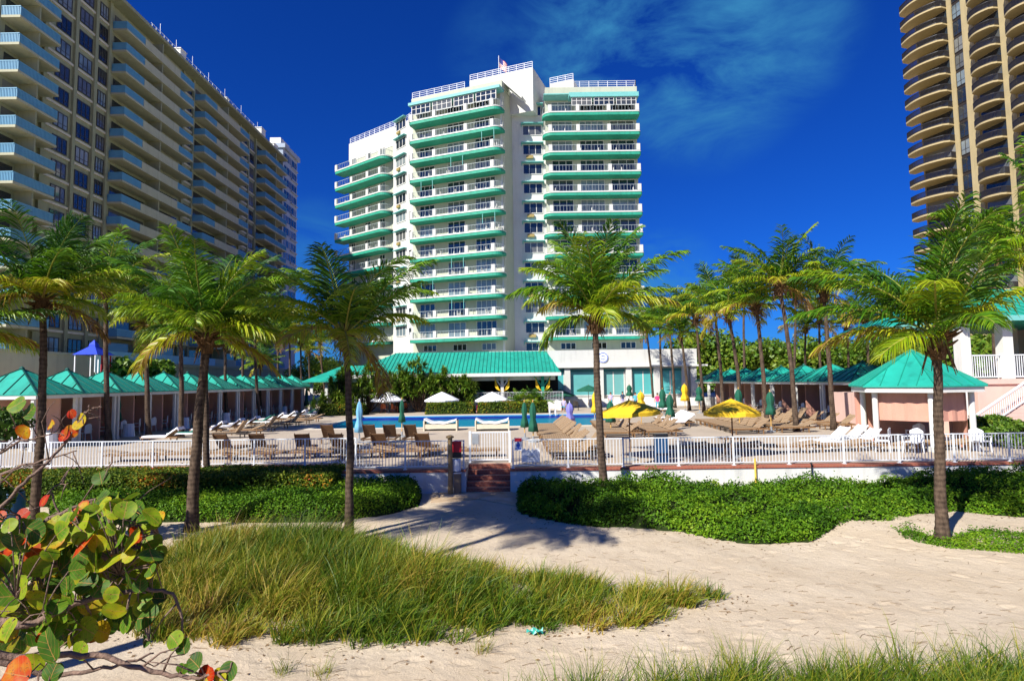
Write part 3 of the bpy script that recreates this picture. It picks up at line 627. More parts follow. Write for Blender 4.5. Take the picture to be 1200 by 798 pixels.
# retaining wall with brick coping, and brick steps
LY = 21.4; JX = on_y(401, 550, 20.0).x
WALLM = mat('white_wall_paint', (0.70, 0.70, 0.66), 0.85, 0.07, 0.8, 0.12, 14, stain=0.3)
m = MB(); m.box(JX, SX0, WY, WY + .25, -1.5, -0.072); m.box(-60, JX - .002, LY, LY + .25, -1.5, -0.072); m.box(JX - .25, JX - .003, WY, LY, -1.5, -0.072)
m.box(SX1, 60, WY, WY + .25, -1.5, -0.072); m.box(SX0 - .25, SX0 - .003, WY + .25, 21.6, -1.5, -0.01); m.box(SX1 + .003, SX1 + .25, WY + .25, 21.6, -1.5, -0.01)
wall = thing('retaining_wall', (0, WY, SAND), 'long low white rendered wall with brick coping holding up the pool deck', 'wall')
build('wall_face', m, WALLM, wall)
m = MB()
for x0, x1, y in ((JX - .28, SX0, WY), (SX1, 60, WY), (-60, JX - .28, LY)): m.box(x0, x1, y - .04, y + .32, -0.070, 0.012)
build('coping', m, BRICK, wall)
m = MB()
for k in range(5):
    y0 = WY + 0.02 + k * 0.31; m.box(SX0 + .004, SX1 - .004, y0, 21.6, SAND + (k * 0.156), SAND + (k + 1) * 0.156 - 0.002)
steps = build('brick_steps', m, BRICK); tag(steps, 'five red brick steps up to the white gate', 'steps')

# ------------------------------------------------------------------ fence of white pickets
def fence_run(a, b, z, label, h=0.98, pitch=0.11, post=1.85, name='picket_fence', mat_=RAILW, thick=1.0):
    a = Vector((a[0], a[1], z)); b = Vector((b[0], b[1], z)); L = (b - a).length; u = (b - a) / L
    th = thing(name, a, label, 'fence', 'white metal picket fences')
    m = MB(); m.bar(a + Vector((0, 0, h - .02)), b + Vector((0, 0, h - .02)), 0.045 * thick, 0.035 * thick); build('top_rail', m, mat_, th)
    m = MB(); m.bar(a + Vector((0, 0, .10)), b + Vector((0, 0, .10)), 0.035 * thick, 0.03 * thick); build('bottom_rail', m, mat_, th)
    n = max(1, round(L / post)); pm = None
    for k in range(n + 1):
        p = a + u * (L * k / n); m = MB(); m.bar(p, p + Vector((0, 0, h)), 0.055 * thick); m.bar(p, p + Vector((0, 0, .015)), 0.12); build('post', m, mat_, th)
        if k < n:
            q0 = L * k / n; q1 = L * (k + 1) / n; c = max(2, round((q1 - q0) / pitch)); m = MB()
            for j in range(1, c):
                p = a + u * (q0 + (q1 - q0) * j / c); m.bar(p + Vector((0, 0, .10)), p + Vector((0, 0, h - .03)), 0.020 * thick)
            build('picket_panel', m, mat_, th)
    return th
fence_run((-30, LY + .12), (JX + 0.05, LY + .12), 0.012, 'white picket fence along the wall top behind the clipped hedge on the left side')
fence_run((JX + .12, WY + .12), (SX0 - .08, WY + .12), 0.012, 'short white picket fence between the hedge end and the brick steps')
fence_run((SX1 + .10, WY + .12), (34, WY + .12), 0.012, 'long white picket fence right of the brick steps carrying the signs')
# gate at the head of the steps
GY = 21.72; gate = thing('pool_gate', ((SX0 + SX1) / 2, GY, 0), 'white picket gate closed at the top of the brick steps', 'gate')
m = MB(); zt = 1.12
for x in (SX0 + .02, SX1 - .02): m.box(x - .04, x + .04, GY - .04, GY + .04, 0, zt + .04)
build('gate_post', m, RAILW, gate)
m = MB(); gx1 = SX1 - .26
for z in (.10, zt - .02): m.box(SX0 + .06, SX1 - .06, GY - .02, GY + .02, z - .02, z + .02)
m.box(gx1 - .02, gx1 + .02, GY - .018, GY + .018, .1, zt)
for k in range(1, 14):
    x = SX0 + .06 + (SX1 - SX0 - .12) * k / 14; m.box(x - .010, x + .010, GY - .010, GY + .010, .1, zt - .02)
build('gate_leaf', m, RAILW, gate)
m = MB(); m.box(SX0 + .10, SX0 + .34, GY - .09, GY - .03, .68, 1.06); build('lock_box', m, GREYM, gate)

# ------------------------------------------------------------------ central hotel
def frame(A, B):
    A = Vector((A[0], A[1])); B = Vector((B[0], B[1])); u = (B - A).normalized(); n = Vector((u.y, -u.x)); L = (B - A).length
    return (lambda p, v, z: (A.x + u.x * p + n.x * v, A.y + u.y * p + n.y * v, z)), L
def win(th, T, u0, u1, z0, z1, glass=GLASS, fr=WHITE, nm=3, tr=True, v=0.02, hor=None, name='window', w=0.06):
    """a window: frame mesh with its pane as a sub-part"""
    m = MB(T); m.box(u0, u1, v, v + .07, z1 - w, z1); m.box(u0, u1, v, v + .07, z0, z0 + w); 
    for k in range(nm + 1):
        x = u0 + (u1 - u0) * k / nm; x = min(max(x, u0 + w / 2), u1 - w / 2); m.box(x - w / 2, x + w / 2, v, v + .065, z0 + w, z1 - w)
    if hor: zz = z0 + (z1 - z0) * hor; m.box(u0 + w, u1 - w, v, v + .055, zz - .03, zz + .03)
    o = build(name, m, fr, th); m = MB(T); m.box(u0 + .01, u1 - .01, v, v + .03, z0 + .01, z1 - .01); build('pane', m, glass, o); return o
def stuff(o): o['kind'] = 'stuff'; return o
def roundslab(m, T, u0, u1, v1, z0, z1, rl, rr, v0=0.0):
    pts = [(u0, v0)]
    if rl: pts += [(u0 + rl - rl * math.cos(a), v1 - rl + rl * math.sin(a)) for a in [math.pi / 2 * k / 6 for k in range(7)]]
    else: pts += [(u0, v1)]
    if rr: pts += [(u1 - rr + rr * math.sin(a), v1 - rr + rr * math.cos(a)) for a in [math.pi / 2 * k / 6 for k in range(7)]]
    else: pts += [(u1, v1)]
    pts.append((u1, v0)); m.T = None; q = [T(a, b, 0)[:2] for a, b in pts]; m.prism(list(reversed(q)), z0, z1); m.T = T; return [p for p in pts[1:-1]]
FH = 2.93; Z0 = 9.05; NF = 12             # top of the lowest balcony slab, floors
hb = on_y(600, 446, 84); hotel = thing('hotel_tower', (hb.x, 84, 0), 'cream white twelve storey hotel tower with curved green balcony undersides', 'building')
ZTOP = Z0 + FH * 12.0
rw = random.Random(5)

HRAIL = mat('grey_balcony_railing', (0.36, 0.42, 0.42), .4, .1, 3)
def balcony_wing(T, L, doors, u0, u1, depth, rl, rr, floors, pillars, k0=0, dv=0.0):
    """one balcony (slab > soffit, railing, pillars) repeated up the wing; doors behind"""
    m = MB(T); roundslab(m, T, u0, u1, depth, Z0 - .04, Z0 + .06, rl, rr); bal = build('balcony', m, WHITE, hotel)
    m = MB(T); roundslab(m, T, u0 + .02, u1 - .02, depth - .05, Z0 - .46, Z0 - .042, rl, rr); build('soffit', m, GREENP, bal)
    m = MB(T); pts = roundslab(MB(T), T, u0 + .08, u1 - .08, depth - .08, 0, 1, rl, rr)
    if pillars[0] > u0: pts = [(u0 + .08, 0.05)] + pts
    pts = pts + [(u1 - .08, 0.05)]
    for a, b in zip(pts[:-1], pts[1:]):
        for z in (1.02, 0.16): 
            pa = Vector(T(a[0], a[1], Z0 + z)); pb = Vector(T(b[0], b[1], Z0 + z)); m.T = None; m.bar(pa, pb, 0.045, 0.05); m.T = T
        d = math.hypot(b[0]-a[0], b[1]-a[1]); c = max(1, round(d / 0.45))
        for j in range(c):
            x = a[0] + (b[0]-a[0]) * j / c; y = a[1] + (b[1]-a[1]) * j / c; m.box(x - .012, x + .012, y - .012, y + .012, Z0 + .16, Z0 + 1.02)
    build('railing', m, HRAIL, bal)
    m = MB(T)
    for x in pillars: m.box(x - .25, x + .25, depth - .30, depth - .02, Z0 + .14, Z0 + 1.10)
    m.box(pillars[0] - .25, pillars[-1] + .25, depth - .27, depth - .06, Z0 + .062, Z0 + .16)
    build('pillars', m, STUCCO, bal)
    for k in range(1, floors):
        if k != k0: dup_part(bal, dz=FH * k)
    for k in range(floors):
        for (a, b, nmul) in doors:
            gl = GLASS if rw.random() < .72 else GLASSB
            win(hotel, T, a, b, Z0 + FH * k + .07, Z0 + FH * k + 2.35, gl, WHITE, nmul, w=0.07, name='balcony_door')
    # a few chairs, shutters on balconies
    fm = MB(T)
    for k in range(floors):
        for _ in range(3):
            x = rw.uniform(u0 + 1, u1 - .8); z = Z0 + FH * k + .065
            fm.box(x, x + .5, .5, 1.0, z + .38, z + .44); fm.box(x, x + .05, .5, .95, z, z + .9); fm.box(x + .42, x + .48, .5, .95, z, z + .4)
    return bal, fm
furn = []
# east wing (faces the camera)
y1 = 82.6; a = on_y(641, 250, y1).x; b = on_y(749, 250, y1).x; TR, LR = frame((a, y1), (b, y1))
m = MB(TR); m.box(0, LR, -14, 0, 0, ZTOP + .1); m.box(-.002, LR + .1, -.6, 0.35, ZTOP + .102, ZTOP + 1.5); m.box(.4, LR * .3, -3, -.7, ZTOP, ZTOP + 1.6)
WINGW = mat('wing_stucco_green_bounce', (0.47, 0.49, 0.38), 0.85, 0.06, 0.5, stain=0.15)  # wing walls tinted with the green light bounced off the balcony undersides
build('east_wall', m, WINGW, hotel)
w3 = LR / 3
_, f1 = balcony_wing(TR, LR, [(.85, 3.9, 3), (w3 + .5, w3 + 4.0, 4), (2 * w3 + .5, 2 * w3 + 4.0, 3)], -.5, LR + .15, 1.9, 1.3, 0.25, 12, [.55, w3 + .1, 2 * w3 + .1, LR - .25]); furn.append(f1)
# top floor of the east wing: enclosed band
m = MB(TR); m.box(3.4, LR + .1, 0, 1.55, ZTOP - .55, ZTOP + .12); m.box(-.3, 3.3, 0, 1.9, ZTOP - .35, ZTOP - .2); build('eave', m, AWNG, hotel)
for k in range(3):
    x0 = 3.6 + k * (LR - 3.7) / 3; win(hotel, lambda p, v, z: TR(p, v + 1.3, z), x0 + .15, x0 + (LR - 3.7) / 3 - .15, Z0 + 11 * FH + 1.15, ZTOP - .6, GLASS, WHITE, 4, hor=.62, w=0.08)
# recessed middle column
ym = 83.6; a2 = on_y(598, 250, ym).x; TM, LM = frame((a2, ym), (a - 0.01, ym))
m = MB(TM); m.box(0, LM, -12, 0, 0, ZTOP - 1.9); build('middle_wall', m, STUCCO, hotel)
c0 = on_y(613, 250, ym).x - a2; c1 = on_y(637, 250, ym).x - a2
for k in range(-1, 12):
    z = Z0 + FH * k + .75; win(hotel, TM, c0 + .1, c1 - .1, z, z + 1.55, GLASS, WHITE, 3, w=0.075)
    m = MB(TM); m.box(c0 - .15, c1 + .15, 0, .75, z + 1.62, z + 1.72); m.box(c0 - .15, c0 - .03, 0, .12, z + 1.3, z + 1.618); m.box(c1 + .03, c1 + .15, 0, .12, z + 1.3, z + 1.618); build('window_hood', m, AWNG, hotel)
    if k in (0, 2, 5, 6, 9): m = MB(TM); m.box(c0 + .6, c0 + 1.6, 0, .35, z - .62, z - .2); build('air_conditioner', m, ACM, hotel)
# middle-left curved wing
b3 = on_y(590, 250, 80.0); a3 = on_y(484, 250, 85.2); TB, LB = frame((a3.x, 85.2), (b3.x, 80.0))
TS, LS = frame((b3.x, 80.0), (a2 + .02, ym + .02))
nB = Vector((b3.x - a3.x, 80.0 - 85.2)).normalized(); nn = Vector((nB.y, -nB.x))
m = MB(TB); m.box(0, LB, -10, 0, 0, ZTOP + .4); m.box(-.1, LB + .1, -3, .25, ZTOP + .402, ZTOP + 1.4)
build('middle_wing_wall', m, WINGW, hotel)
m = MB(); q = [TS(0, 0, 0), TS(LS, 0, 0), TS(LS, -.3, 0), TS(0, -.3, 0)]; m.prism([(p[0], p[1]) for p in reversed(q)], 0.02, ZTOP + .38); build('return_wall', m, STUCCO, hotel)
for k in range(0, 12):
    z = Z0 + FH * k + .8; 
    for u in (LS * .12, LS * .56): win(hotel, TS, u, u + 1.15, z, z + 1.5, GLASS, WHITE, 1, w=.09)
w4 = LB / 3
_, f2 = balcony_wing(TB, LB, [(1.2, 3.7, 3), (w4 + 1.0, w4 + 3.8, 3), (2 * w4 + .6, 2 * w4 + 3.7, 4)], .3, LB + .4, 1.9, .5, 1.2, 12, [.75, w4 - .3, 2 * w4 - .1, LB - .9]); furn.append(f2)
m = MB(TB); m.box(.2, LB + .3, 0, 1.7, ZTOP - .35, ZTOP + .05); build('eave', m, AWNG, hotel)
for k in range(4):
    x0 = .5 + k * (LB - .6) / 4; win(hotel, lambda p, v, z: TB(p, v + 1.4, z), x0 + .15, x0 + (LB - .6) / 4 - .2, Z0 + 11 * FH + 1.1, ZTOP - .4, GLASS, WHITE, 4, hor=.6, w=.08)
# screened bays on some balconies
for k, u in ((9, 3), (8, 2), (7, 1), (2, 1), (3, 2), (1, 2), (5, 3)):
    x = w4 * u - .6
    for q_ in (x, x - 1.86): m = MB(TB); m.box(q_, q_ + .06, 1.75, 1.82, Z0 + FH * k + 1.1, Z0 + FH * (k + 1) - .46); build('screen_post', m, AWNG, hotel)
# window strip left of it
a4 = on_y(461, 250, 89.4); TC, LC = frame((a4.x, 89.4), (a3.x - .01, 85.35)); m = MB(TC); m.box(0, LC, -9, 0, 0, ZTOP - 1.2); build('strip_wall', m, STUCCO, hotel)
for k in range(0, 12):
    z = Z0 + FH * k + .85; win(hotel, TC, .9, LC * .55 + .6, z, z + 1.5, GLASS if k % 3 else GLASSB, WHITE, 3, w=.1)
    m = MB(TC); m.box(.7, LC * .55 + .8, 0, .6, z + 1.56, z + 1.66); build('window_hood', m, AWNG, hotel)
    if k % 2: m = MB(TC); m.box(1.3, 2.1, 0, .3, z - .55, z - .18); build('air_conditioner', m, ACM, hotel)
    win(hotel, TC, LC - 1.15, LC - .35, z, z + 1.2, GLASS, WHITE, 1, w=.1)
# far left wing
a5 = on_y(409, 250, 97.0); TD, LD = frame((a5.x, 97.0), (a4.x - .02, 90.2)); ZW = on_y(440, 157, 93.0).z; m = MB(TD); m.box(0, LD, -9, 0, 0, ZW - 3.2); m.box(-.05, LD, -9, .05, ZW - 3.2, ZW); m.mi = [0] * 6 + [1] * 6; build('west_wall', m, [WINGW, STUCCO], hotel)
w5 = LD / 3; Z0 += .3
_, f3 = balcony_wing(TD, LD, [(.8, 1.9, 2), (w5 + .5, w5 + 1.9, 2), (2 * w5 + .4, 2 * w5 + 1.7, 2)], -1.3, LD - .1, 2.1, .3, 1.2, 11, [-.9, w5 - .6, 2 * w5 - .4, LD - 1.2]); furn.append(f3)
Z0 -= .3
for i, f in enumerate(furn): stuff(build('balcony_furniture', f, WHITE, hotel))
# ground storeys under the wings, small windows below the lowest balconies
for T, L in ((TR, LR), (TB, LB)):
    for u in (.12, .45, .76): win(hotel, T, L * u, L * u + 2.2, Z0 - 1.75, Z0 - .75, GLASS, WHITE, 3, w=.09)
# roof pieces: penthouse, stair roofs, railings
m = MB(TB); m.box(LB * .55, LB + 3.6, -9.5, -3.2, ZTOP - 2.2, ZTOP + 4.3); m.box(LB + 4.4, LB + 8.2, -15, -9.0, ZTOP - 3, ZTOP + 4.4)
pent = build('penthouse', m, STUCCO, hotel)
for u in (LB * .72, LB * .86, LB * .93): win(hotel, lambda p, v, z: TB(p, v - 3.2, z), u, u + .7, ZTOP + 1.6, ZTOP + 2.7, GLASS, WHITE, 1, w=.08)
def roof_rail(T, pts, z, h=1.0, name='roof_railing'):
    m = MB()
    for (a, va), (b, vb) in zip(pts[:-1], pts[1:]):
        d = math.hypot(b - a, vb - va); c = max(1, round(d / 1.3))
        for j in range(c + 1):
            q = j / c; p = Vector(T(a + (b-a)*q, va + (vb-va)*q, z)); m.bar(p, p + Vector((0, 0, h)), .07)
        for zz in (.12, .42, .72, h): m.bar(Vector(T(a, va, z + zz)), Vector(T(b, vb, z + zz)), .045)
    return build(name, m, RAILW, hotel)
roof_rail(TR, [(LR * .28, .1), (LR, .1), (LR, -6)], ZTOP + 1.5)
roof_rail(TB, [(0, .1), (LB * .6, .1)], ZTOP + 1.4); roof_rail(TB, [(LB * .55, -3.4), (LB + 3.5, -3.4)], ZTOP + 4.3); roof_rail(TB, [(LB + 4.4, -9.1), (LB + 8.1, -9.1)], ZTOP + 4.4)
roof_rail(TC, [(0, -.2), (LC, -.2)], ZTOP - 1.2); roof_rail(TD, [(0, -.2), (LD, -.2)], ZW)
m = MB(TB); zz = ZTOP + 1.4    # sloping stair roof between the wings
m.add([(LB + .1, -.6, zz), (LB + 2.6, -.9, zz - 2.6), (LB + 2.6, -2.6, zz - 2.6), (LB + .1, -2.6, zz), (LB + .1, -.6, zz + .3), (LB + 2.7, -.9, zz - 2.3), (LB + 2.7, -2.6, zz - 2.3), (LB + .1, -2.6, zz + .3)],
      [(0, 3, 2, 1), (4, 5, 6, 7), (0, 1, 5, 4), (1, 2, 6, 5), (2, 3, 7, 6), (3, 0, 4, 7)]); build('stair_roof', m, STUCCO, hotel)
# flag
fp = Vector(TB(LB * .86, -4, ZTOP + 4.3)); flag = thing('roof_flag', fp, 'red white and blue striped flag on a thin pole on the hotel roof', 'flag')
m = MB(); m.tube([fp, fp + Vector((0, 0, 3.4))], .05, 6); build('flag_pole', m, RAILW, flag)
FRM = mat('flag_red', (0.5, 0.02, 0.03), .8, .05, 3); FBM = mat('flag_blue', (0.02, 0.03, 0.2), .8, .05, 3)
for nm, mm, sel in (('red_stripes', FRM, 0), ('white_stripes', WHITE, 1), ('canton', FBM, 2)):
    m = MB()
    for s in range(13):
        for k in range(6):
            can = s >= 6 and k < 3
            if (sel == 2) != can: continue
            if sel < 2 and s % 2 != sel: continue
            def pt(kk, ss): u = kk / 6 * 1.6; return fp + Vector((u * .75 + .05, .12 * math.sin(u * 4), 1.7 + ss * .12 - u * .75))
            a, b_, c, d = pt(k, s), pt(k + 1, s), pt(k + 1, s + 1), pt(k, s + 1); m.add([a, b_, c, d], [(0, 1, 2, 3)])
    build(nm, m, mm, flag)

# podium of the hotel right of the terrace
PYY = 72.0; px0 = on_y(630, 440, PYY).x; px1 = on_y(817, 430, PYY).x; zt = on_y(700, 410, PYY).z; zb = on_y(700, 428.5, PYY).z
pod = thing('hotel_podium', ((px0 + px1) / 2, PYY, 0), 'low cream podium with a plain white band over teal shuttered windows', 'building')
m = MB(); m.box(px0 - 6, px1, PYY, PYY + 10, zb + .002, zt); m.box(px0, px1, PYY + .5, PYY + 10, 0.01, zb); build('wall', m, STUCCO, pod)
m = MB(); m.box(px0 - 6, px1 + 1.2, PYY - .35, PYY + .05, zb - .22, zb); build('ledge', m, WHITE, pod)
m = MB(); m.add([(px0 - 6.5, PYY + 6, zt), (px0 - .5, PYY + .1, zt), (px0 - 1, PYY + 6, zt + 3.2), (px0 - 6.5, PYY + 6, zt + 3.2)], [(0, 1, 2), (0, 2, 3)])
xs_ = [on_y(p, 445, PYY).x for p in (640, 666, 688, 708, 732, 741, 764, 775, 797, 806)]
for i, (p0, p1, n) in enumerate(((641, 662, 1), (668, 702, 1), (706, 733, 2), (741, 768, 2), (772, 801, 2))):
    u0 = on_y(p0, 445, PYY).x; u1 = on_y(p1, 445, PYY).x; TT = lambda p, v, z: (p, PYY + .5 - v, z); win(pod, TT, u0, u1, .95, zb - .4, GLASST, STUCCO, n, w=.14)
    m = MB(); m.box(u0, u1, PYY + .35, PYY + .49, zb - .75, zb - .42); build('header_panel', m, mat('deep_teal_panel', (0.02, 0.16, 0.17), .5, .1, 2), pod)
m = MB()
for p0 in (665, 704, 737, 770, 803, 813): u = on_y(p0, 445, PYY).x; m = MB(); m.box(u - .35, u + .35, PYY - .05, PYY + .34, 0.01, zb - .23); build('pillar', m, STUCCO, pod)
m = MB(); ec = on_y(706.5, 419, PYY - .06); m.T = lambda x, y, z: (ec.x + x, PYY - .02 - z, ec.z + y)
m.lathe([(.68, 0), (.68, .06), (.66, .08)], 28); em = build('round_emblem', m, SIGNW, pod)
m = MB(); m.T = lambda x, y, z: (ec.x + x, PYY - .02 - z, ec.z + y)
for k in range(28):
    a0, a1 = 2*math.pi*k/28, 2*math.pi*(k+1)/28; m.add([(math.cos(a)*r_, math.sin(a)*r_, .10) for a, r_ in ((a0, .54), (a1, .54), (a1, .62), (a0, .62))], [(0, 1, 2, 3)])
for a0, a1 in ((0.3, 2.4), (3.4, 5.6)):
    for k in range(8): b0 = a0 + (a1-a0)*k/8; b1 = a0 + (a1-a0)*(k+1)/8; m.add([(math.cos(b0)*.2, math.sin(b0)*.2, .10), (math.cos(b1)*.2, math.sin(b1)*.2, .10), (math.cos(b1)*.27, math.sin(b1)*.27, .10), (math.cos(b0)*.27, math.sin(b0)*.27, .10)], [(0, 1, 2, 3)])
build('ring_mark', m, SIGNB, em)
# low white terrace wall and ramp before the podium
m = MB(); m.box(4.5, px1 + 2, 64.0, 64.3, 0.004, .9); m.box(4.5, 4.8, 58, 63.998, 0.004, .9); o = build('planter_wall', m, WALLM); tag(o, 'low white wall below the teal shuttered windows', 'wall')

# ------------------------------------------------------------------ left apartment block
XL = -53.0
apt = thing('apartment_block', (XL - 8, 95, 0), 'tall beige apartment block in shade with blue panelled balconies, left of the pool', 'building')
zr = on_x(250, 104, XL + 1.6).z; ND = 17; fh = 2.95
def D(px): return on_x(px, 250, XL).y
zroof = zr; zf = [zroof - .9 - fh * (k + 1) for k in range(16)]       # floor levels, top down
y_end = D(326); yn = 58.0
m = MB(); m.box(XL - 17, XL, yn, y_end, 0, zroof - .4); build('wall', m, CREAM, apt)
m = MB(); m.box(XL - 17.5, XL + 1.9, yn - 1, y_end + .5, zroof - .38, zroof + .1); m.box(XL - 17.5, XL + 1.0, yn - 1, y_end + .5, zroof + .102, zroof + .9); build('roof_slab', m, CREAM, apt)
m = MB(); m.box(XL + 1.2, XL + 1.5, D(262), y_end + .5, zroof + .104, zroof + .5); build('roof_kerb', m, WHITE, apt)
TL = lambda y, v, z: (XL + v, y, z)
# windows (bands) between the stacks
cols = [(D(56), D(75)), (D(84), D(101)), (D(108), D(119)), (D(212), D(221)), (D(281), D(287.5)), (D(290), D(296))]
rw2 = random.Random(8)
for ci, (c0_, c1_) in enumerate(cols):
    proto = None
    for k, z in enumerate(zf):
        gl = rw2.random(); g = GLASS if gl < .7 else GLASSB
        wo = win(apt, TL, c0_ + .1, c1_ - .05, z + .55, z + 2.42, g, WINF, 4 if c1_ - c0_ > 3 else 3, hor=.3, v=-.0 + .02, w=.10)
BAND = mat('pale_floor_band', (0.60, 0.56, 0.44), .8, .06, 1, stain=.15)
for z in zf:
    for a_, b_ in ((D(44), D(121)), (D(210), D(222)), (D(280), D(297))): m = MB(); m.box(XL, XL + .16, a_, b_, z + .05, z + .33); build('floor_band', m, BAND, apt)
for a_ in (D(43), D(80), D(104), D(120.5), D(210.5), D(222.5), D(279), D(289), D(297.5)): m = MB(); m.box(XL, XL + .30, a_ - .25, a_ + .25, 0.02, zroof - .39); build('pilaster', m, CREAM, apt)
def stack(y0, y1, full=False):
    z = zf[0]; d = 2.1
    m = MB(TL); m.box(y0, y1, .002, d, z - .14, z + .12); L = y1 - y0; e = 0.24 * L
    if full: pass
    else: m.box(y0 + e, y1 - e, d - .16, d, z + .122, z + 1.12)
    bal = build('balcony', m, mat('pale_balcony_concrete', (.42, .42, .29), .85, .08, .5, stain=.2), apt)
    for (a_, b_) in ([(y0, y1)] if full else [(y0, y0 + e), (y1 - e, y1)]):
        m = MB(TL); m.box(a_ + .04, b_ - .04, d - .10, d - .06, z + .17, z + 1.05); m.box(a_, b_, d - .12, d - .02, z + 1.052, z + 1.13)
        n = int((b_ - a_) / .17)
        for j in range(n): y = a_ + .08 + (b_ - a_ - .16) * j / max(1, n - 1); m.box(y - .02, y + .02, d - .058, d - .02, z + .17, z + 1.05)
        build('railing', m, BLUERAIL, bal)
    m = MB(TL); n = 12
    for j in range(n): m.box(y0 + .02, y0 + .06, .1 + j * (d - .2) / n, .15 + j * (d - .2) / n, z + .13, z + 1.05)
    m.box(y0 + .01, y0 + .07, .05, d - .1, z + 1.052, z + 1.13); m.box(y0 + .07, y0 + .10, .05, d - .14, z + .16, z + 1.04); build('side_railing', m, BLUERAIL, bal)
    m = MB(TL); yc = (y0 + y1) / 2; m.box(yc - .1, yc + .1, .002, d - .17, z + .122, z + fh - .142); build('divider', m, CREAM, bal)
    m = MB(TL)
    for (a_, b_) in ((y0 + .6, yc - .5), (yc + .5, y1 - .6)): m.box(a_, b_, .004, .05, z + .13, z + 2.4)
    build('balcony_doors', m, GLASS, bal)
    for k in range(1, 16): dup_part(bal, dz=-fh * k)
stack(yn + .1, D(41), True); stack(D(123), D(209)); stack(D(223), D(278.5)); stack(D(298.5), D(325.5), True)
# rooftop plant, aerials
for py_, h_, w_ in ((D(207), 1.6, 1.6), (D(305), 2.0, 2.0), (D(262), 1.0, 1.0), (D(320), 1.3, 2.0)):
    m = MB(); m.box(XL - 1.2, XL + .4, py_ - w_ / 2, py_ + w_ / 2, zroof + .904, zroof + .9 + h_); m.box(XL - 1.3, XL + .5, py_ - w_ / 2 - .1, py_ + w_ / 2 + .1, zroof + .9 + h_, zroof + 1.05 + h_); build('rooftop_unit', m, WHITE, apt)
m = MB()
for p in range(166, 300, 5): y = D(p); m.bar((XL + .7, y, zroof + .9), (XL + .7, y, zroof + .9 + (2.0 if p % 4 == 0 else .85)), .04)
m.bar((XL + .7, D(165), zroof + 1.7), (XL + .7, D(299), zroof + 1.7), .05); build('roof_railing', m, RAILW, apt)
# podium of the block, with the terrace railing, and the free-standing retaining wall in front
zp = zf[15] - 1.0; zp = max(zp, 6.2)
m = MB(); m.box(XL + .4, XL + 5.0, yn - 1.5, y_end, 0.01, zp - .6); m.box(XL + .3, XL + 5.25, yn - 1.7, y_end, zp - .6, zp - .2); build('podium', m, CREAM, apt)
m = MB(); m.box(XL + 4.9, XL + 5.0, D(115) - 6, D(250) - 8, zp - .15, zp + .95); build('terrace_railing', m, BLUERAIL, apt)
for p in (150,): 
    T5 = lambda y, v, z: (XL + 5.0 + v, y, z); y = on_x(150, 412, XL + 5).y; win(apt, T5, y - .8, y + 1.4, 3.7, 5.2, GLASS, WINF, 3, w=.1)
# second block far behind
b2 = thing('far_apartment_block', (XL - 10, 150, 0), 'blue grey apartment tower with small dark windows beyond the beige block', 'building')
X2 = XL + .6; ya = y_end + .8; ye = on_x(347, 300, X2).y; z2 = on_x(345, 187, X2).z
BLK2 = mat('blue_grey_render', (0.36, 0.42, 0.50), .85, .08, .5, stain=.1)
m = MB(); m.box(X2 - 16, X2, ya, ye, 0, z2); m.box(X2 - 16, X2 + .6, ya - .4, ye + .4, z2 + .002, z2 + 1.0); build('wall', m, BLK2, b2)
TT = lambda y, v, z: (X2 + v, y, z); nb = 0
for k in range(15):
    z = z2 - 2.9 * (k + 1)
    for j in range(5):
        y = ya + .8 + (ye - ya - 1) * j / 5; m = MB(TT); m.box(y, y + 1.25, .01, .06, z + .5, z + 2.1); build('window', m, GLASS, b2)
m = MB(TT)
for k in range(15): m.box(ya + (ye - ya) * .55, ye, .01, .3, z2 - 2.9 * (k + 1), z2 - 2.9 * (k + 1) + .3)
build('balcony_slabs', m, BLK2, b2)
m = MB(); m.box(X2 - 3, X2 - .5, ya - .2, ya + 5, z2 + 1.004, z2 + 2.4); build('rooftop_unit', m, WHITE, b2)

# long garden wall behind the left cabanas
m = MB(); g1 = on_x(118, 440, -30).y; m.box(-31, -30.6, 34, g1 + 3, 0.004, on_x(60, 414, -30).z); m.box(-31.1, -30.5, 34, g1 + 3, on_x(60, 414, -30).z + .002, on_x(60, 414, -30).z + .15)
o = build('garden_wall', m, mat('pale_green_grey_render', (0.50, 0.52, 0.38), .85, .1, .5, stain=.2)); tag(o, 'tall pale green grey wall behind the nearest left cabanas', 'wall')

# ------------------------------------------------------------------ right tower
yt = 92.0; A = on_y(1118, 120, 95.0); B = on_y(1200, 120, 83.5)
dirv = (Vector((B.x, 83.5)) - Vector((A.x, 95.0))); Bx = Vector((A.x, 95.0)) + dirv * 1.9
TT_, LT = frame((A.x, 95.0), (Bx.x, Bx.y)); tw = thing('balcony_tower', (A.x + 8, 95, 0), 'tall sunlit beige tower with curved balconies and black railings', 'building')
HT = 72.0; m = MB(TT_); m.box(0, LT, -16, 0, 0, HT); build('wall', m, TOWERM, tw)
sc = dirv.length / (1200 - 1118)                     # metres per pixel along the face
def U(px): return (px - 1118) * sc
m = MB(TT_)
for p0, p1 in ((1117.5, 1123), (1136, 1150), (1181, 1193)): m = MB(TT_); m.box(U(p0), U(p1), .002, .22, 0.01, HT + .5); build('pilaster', m, TOWERM, tw)
f_t = 2.93
m = MB(TT_); m.box(U(1123.3), U(1135.8), .003, .012, .5, HT); build('window_strip', m, WINF, tw)
for k in range(24):
    z = 1.0 + f_t * k; win(tw, lambda p, v, zz: TT_(p, v + .0, zz), U(1123.6), U(1135.6), z + .10, z + f_t - .35, GLASSB if k % 4 == 1 else GLASS, WINF, 2, hor=.35, w=.09, v=.03)
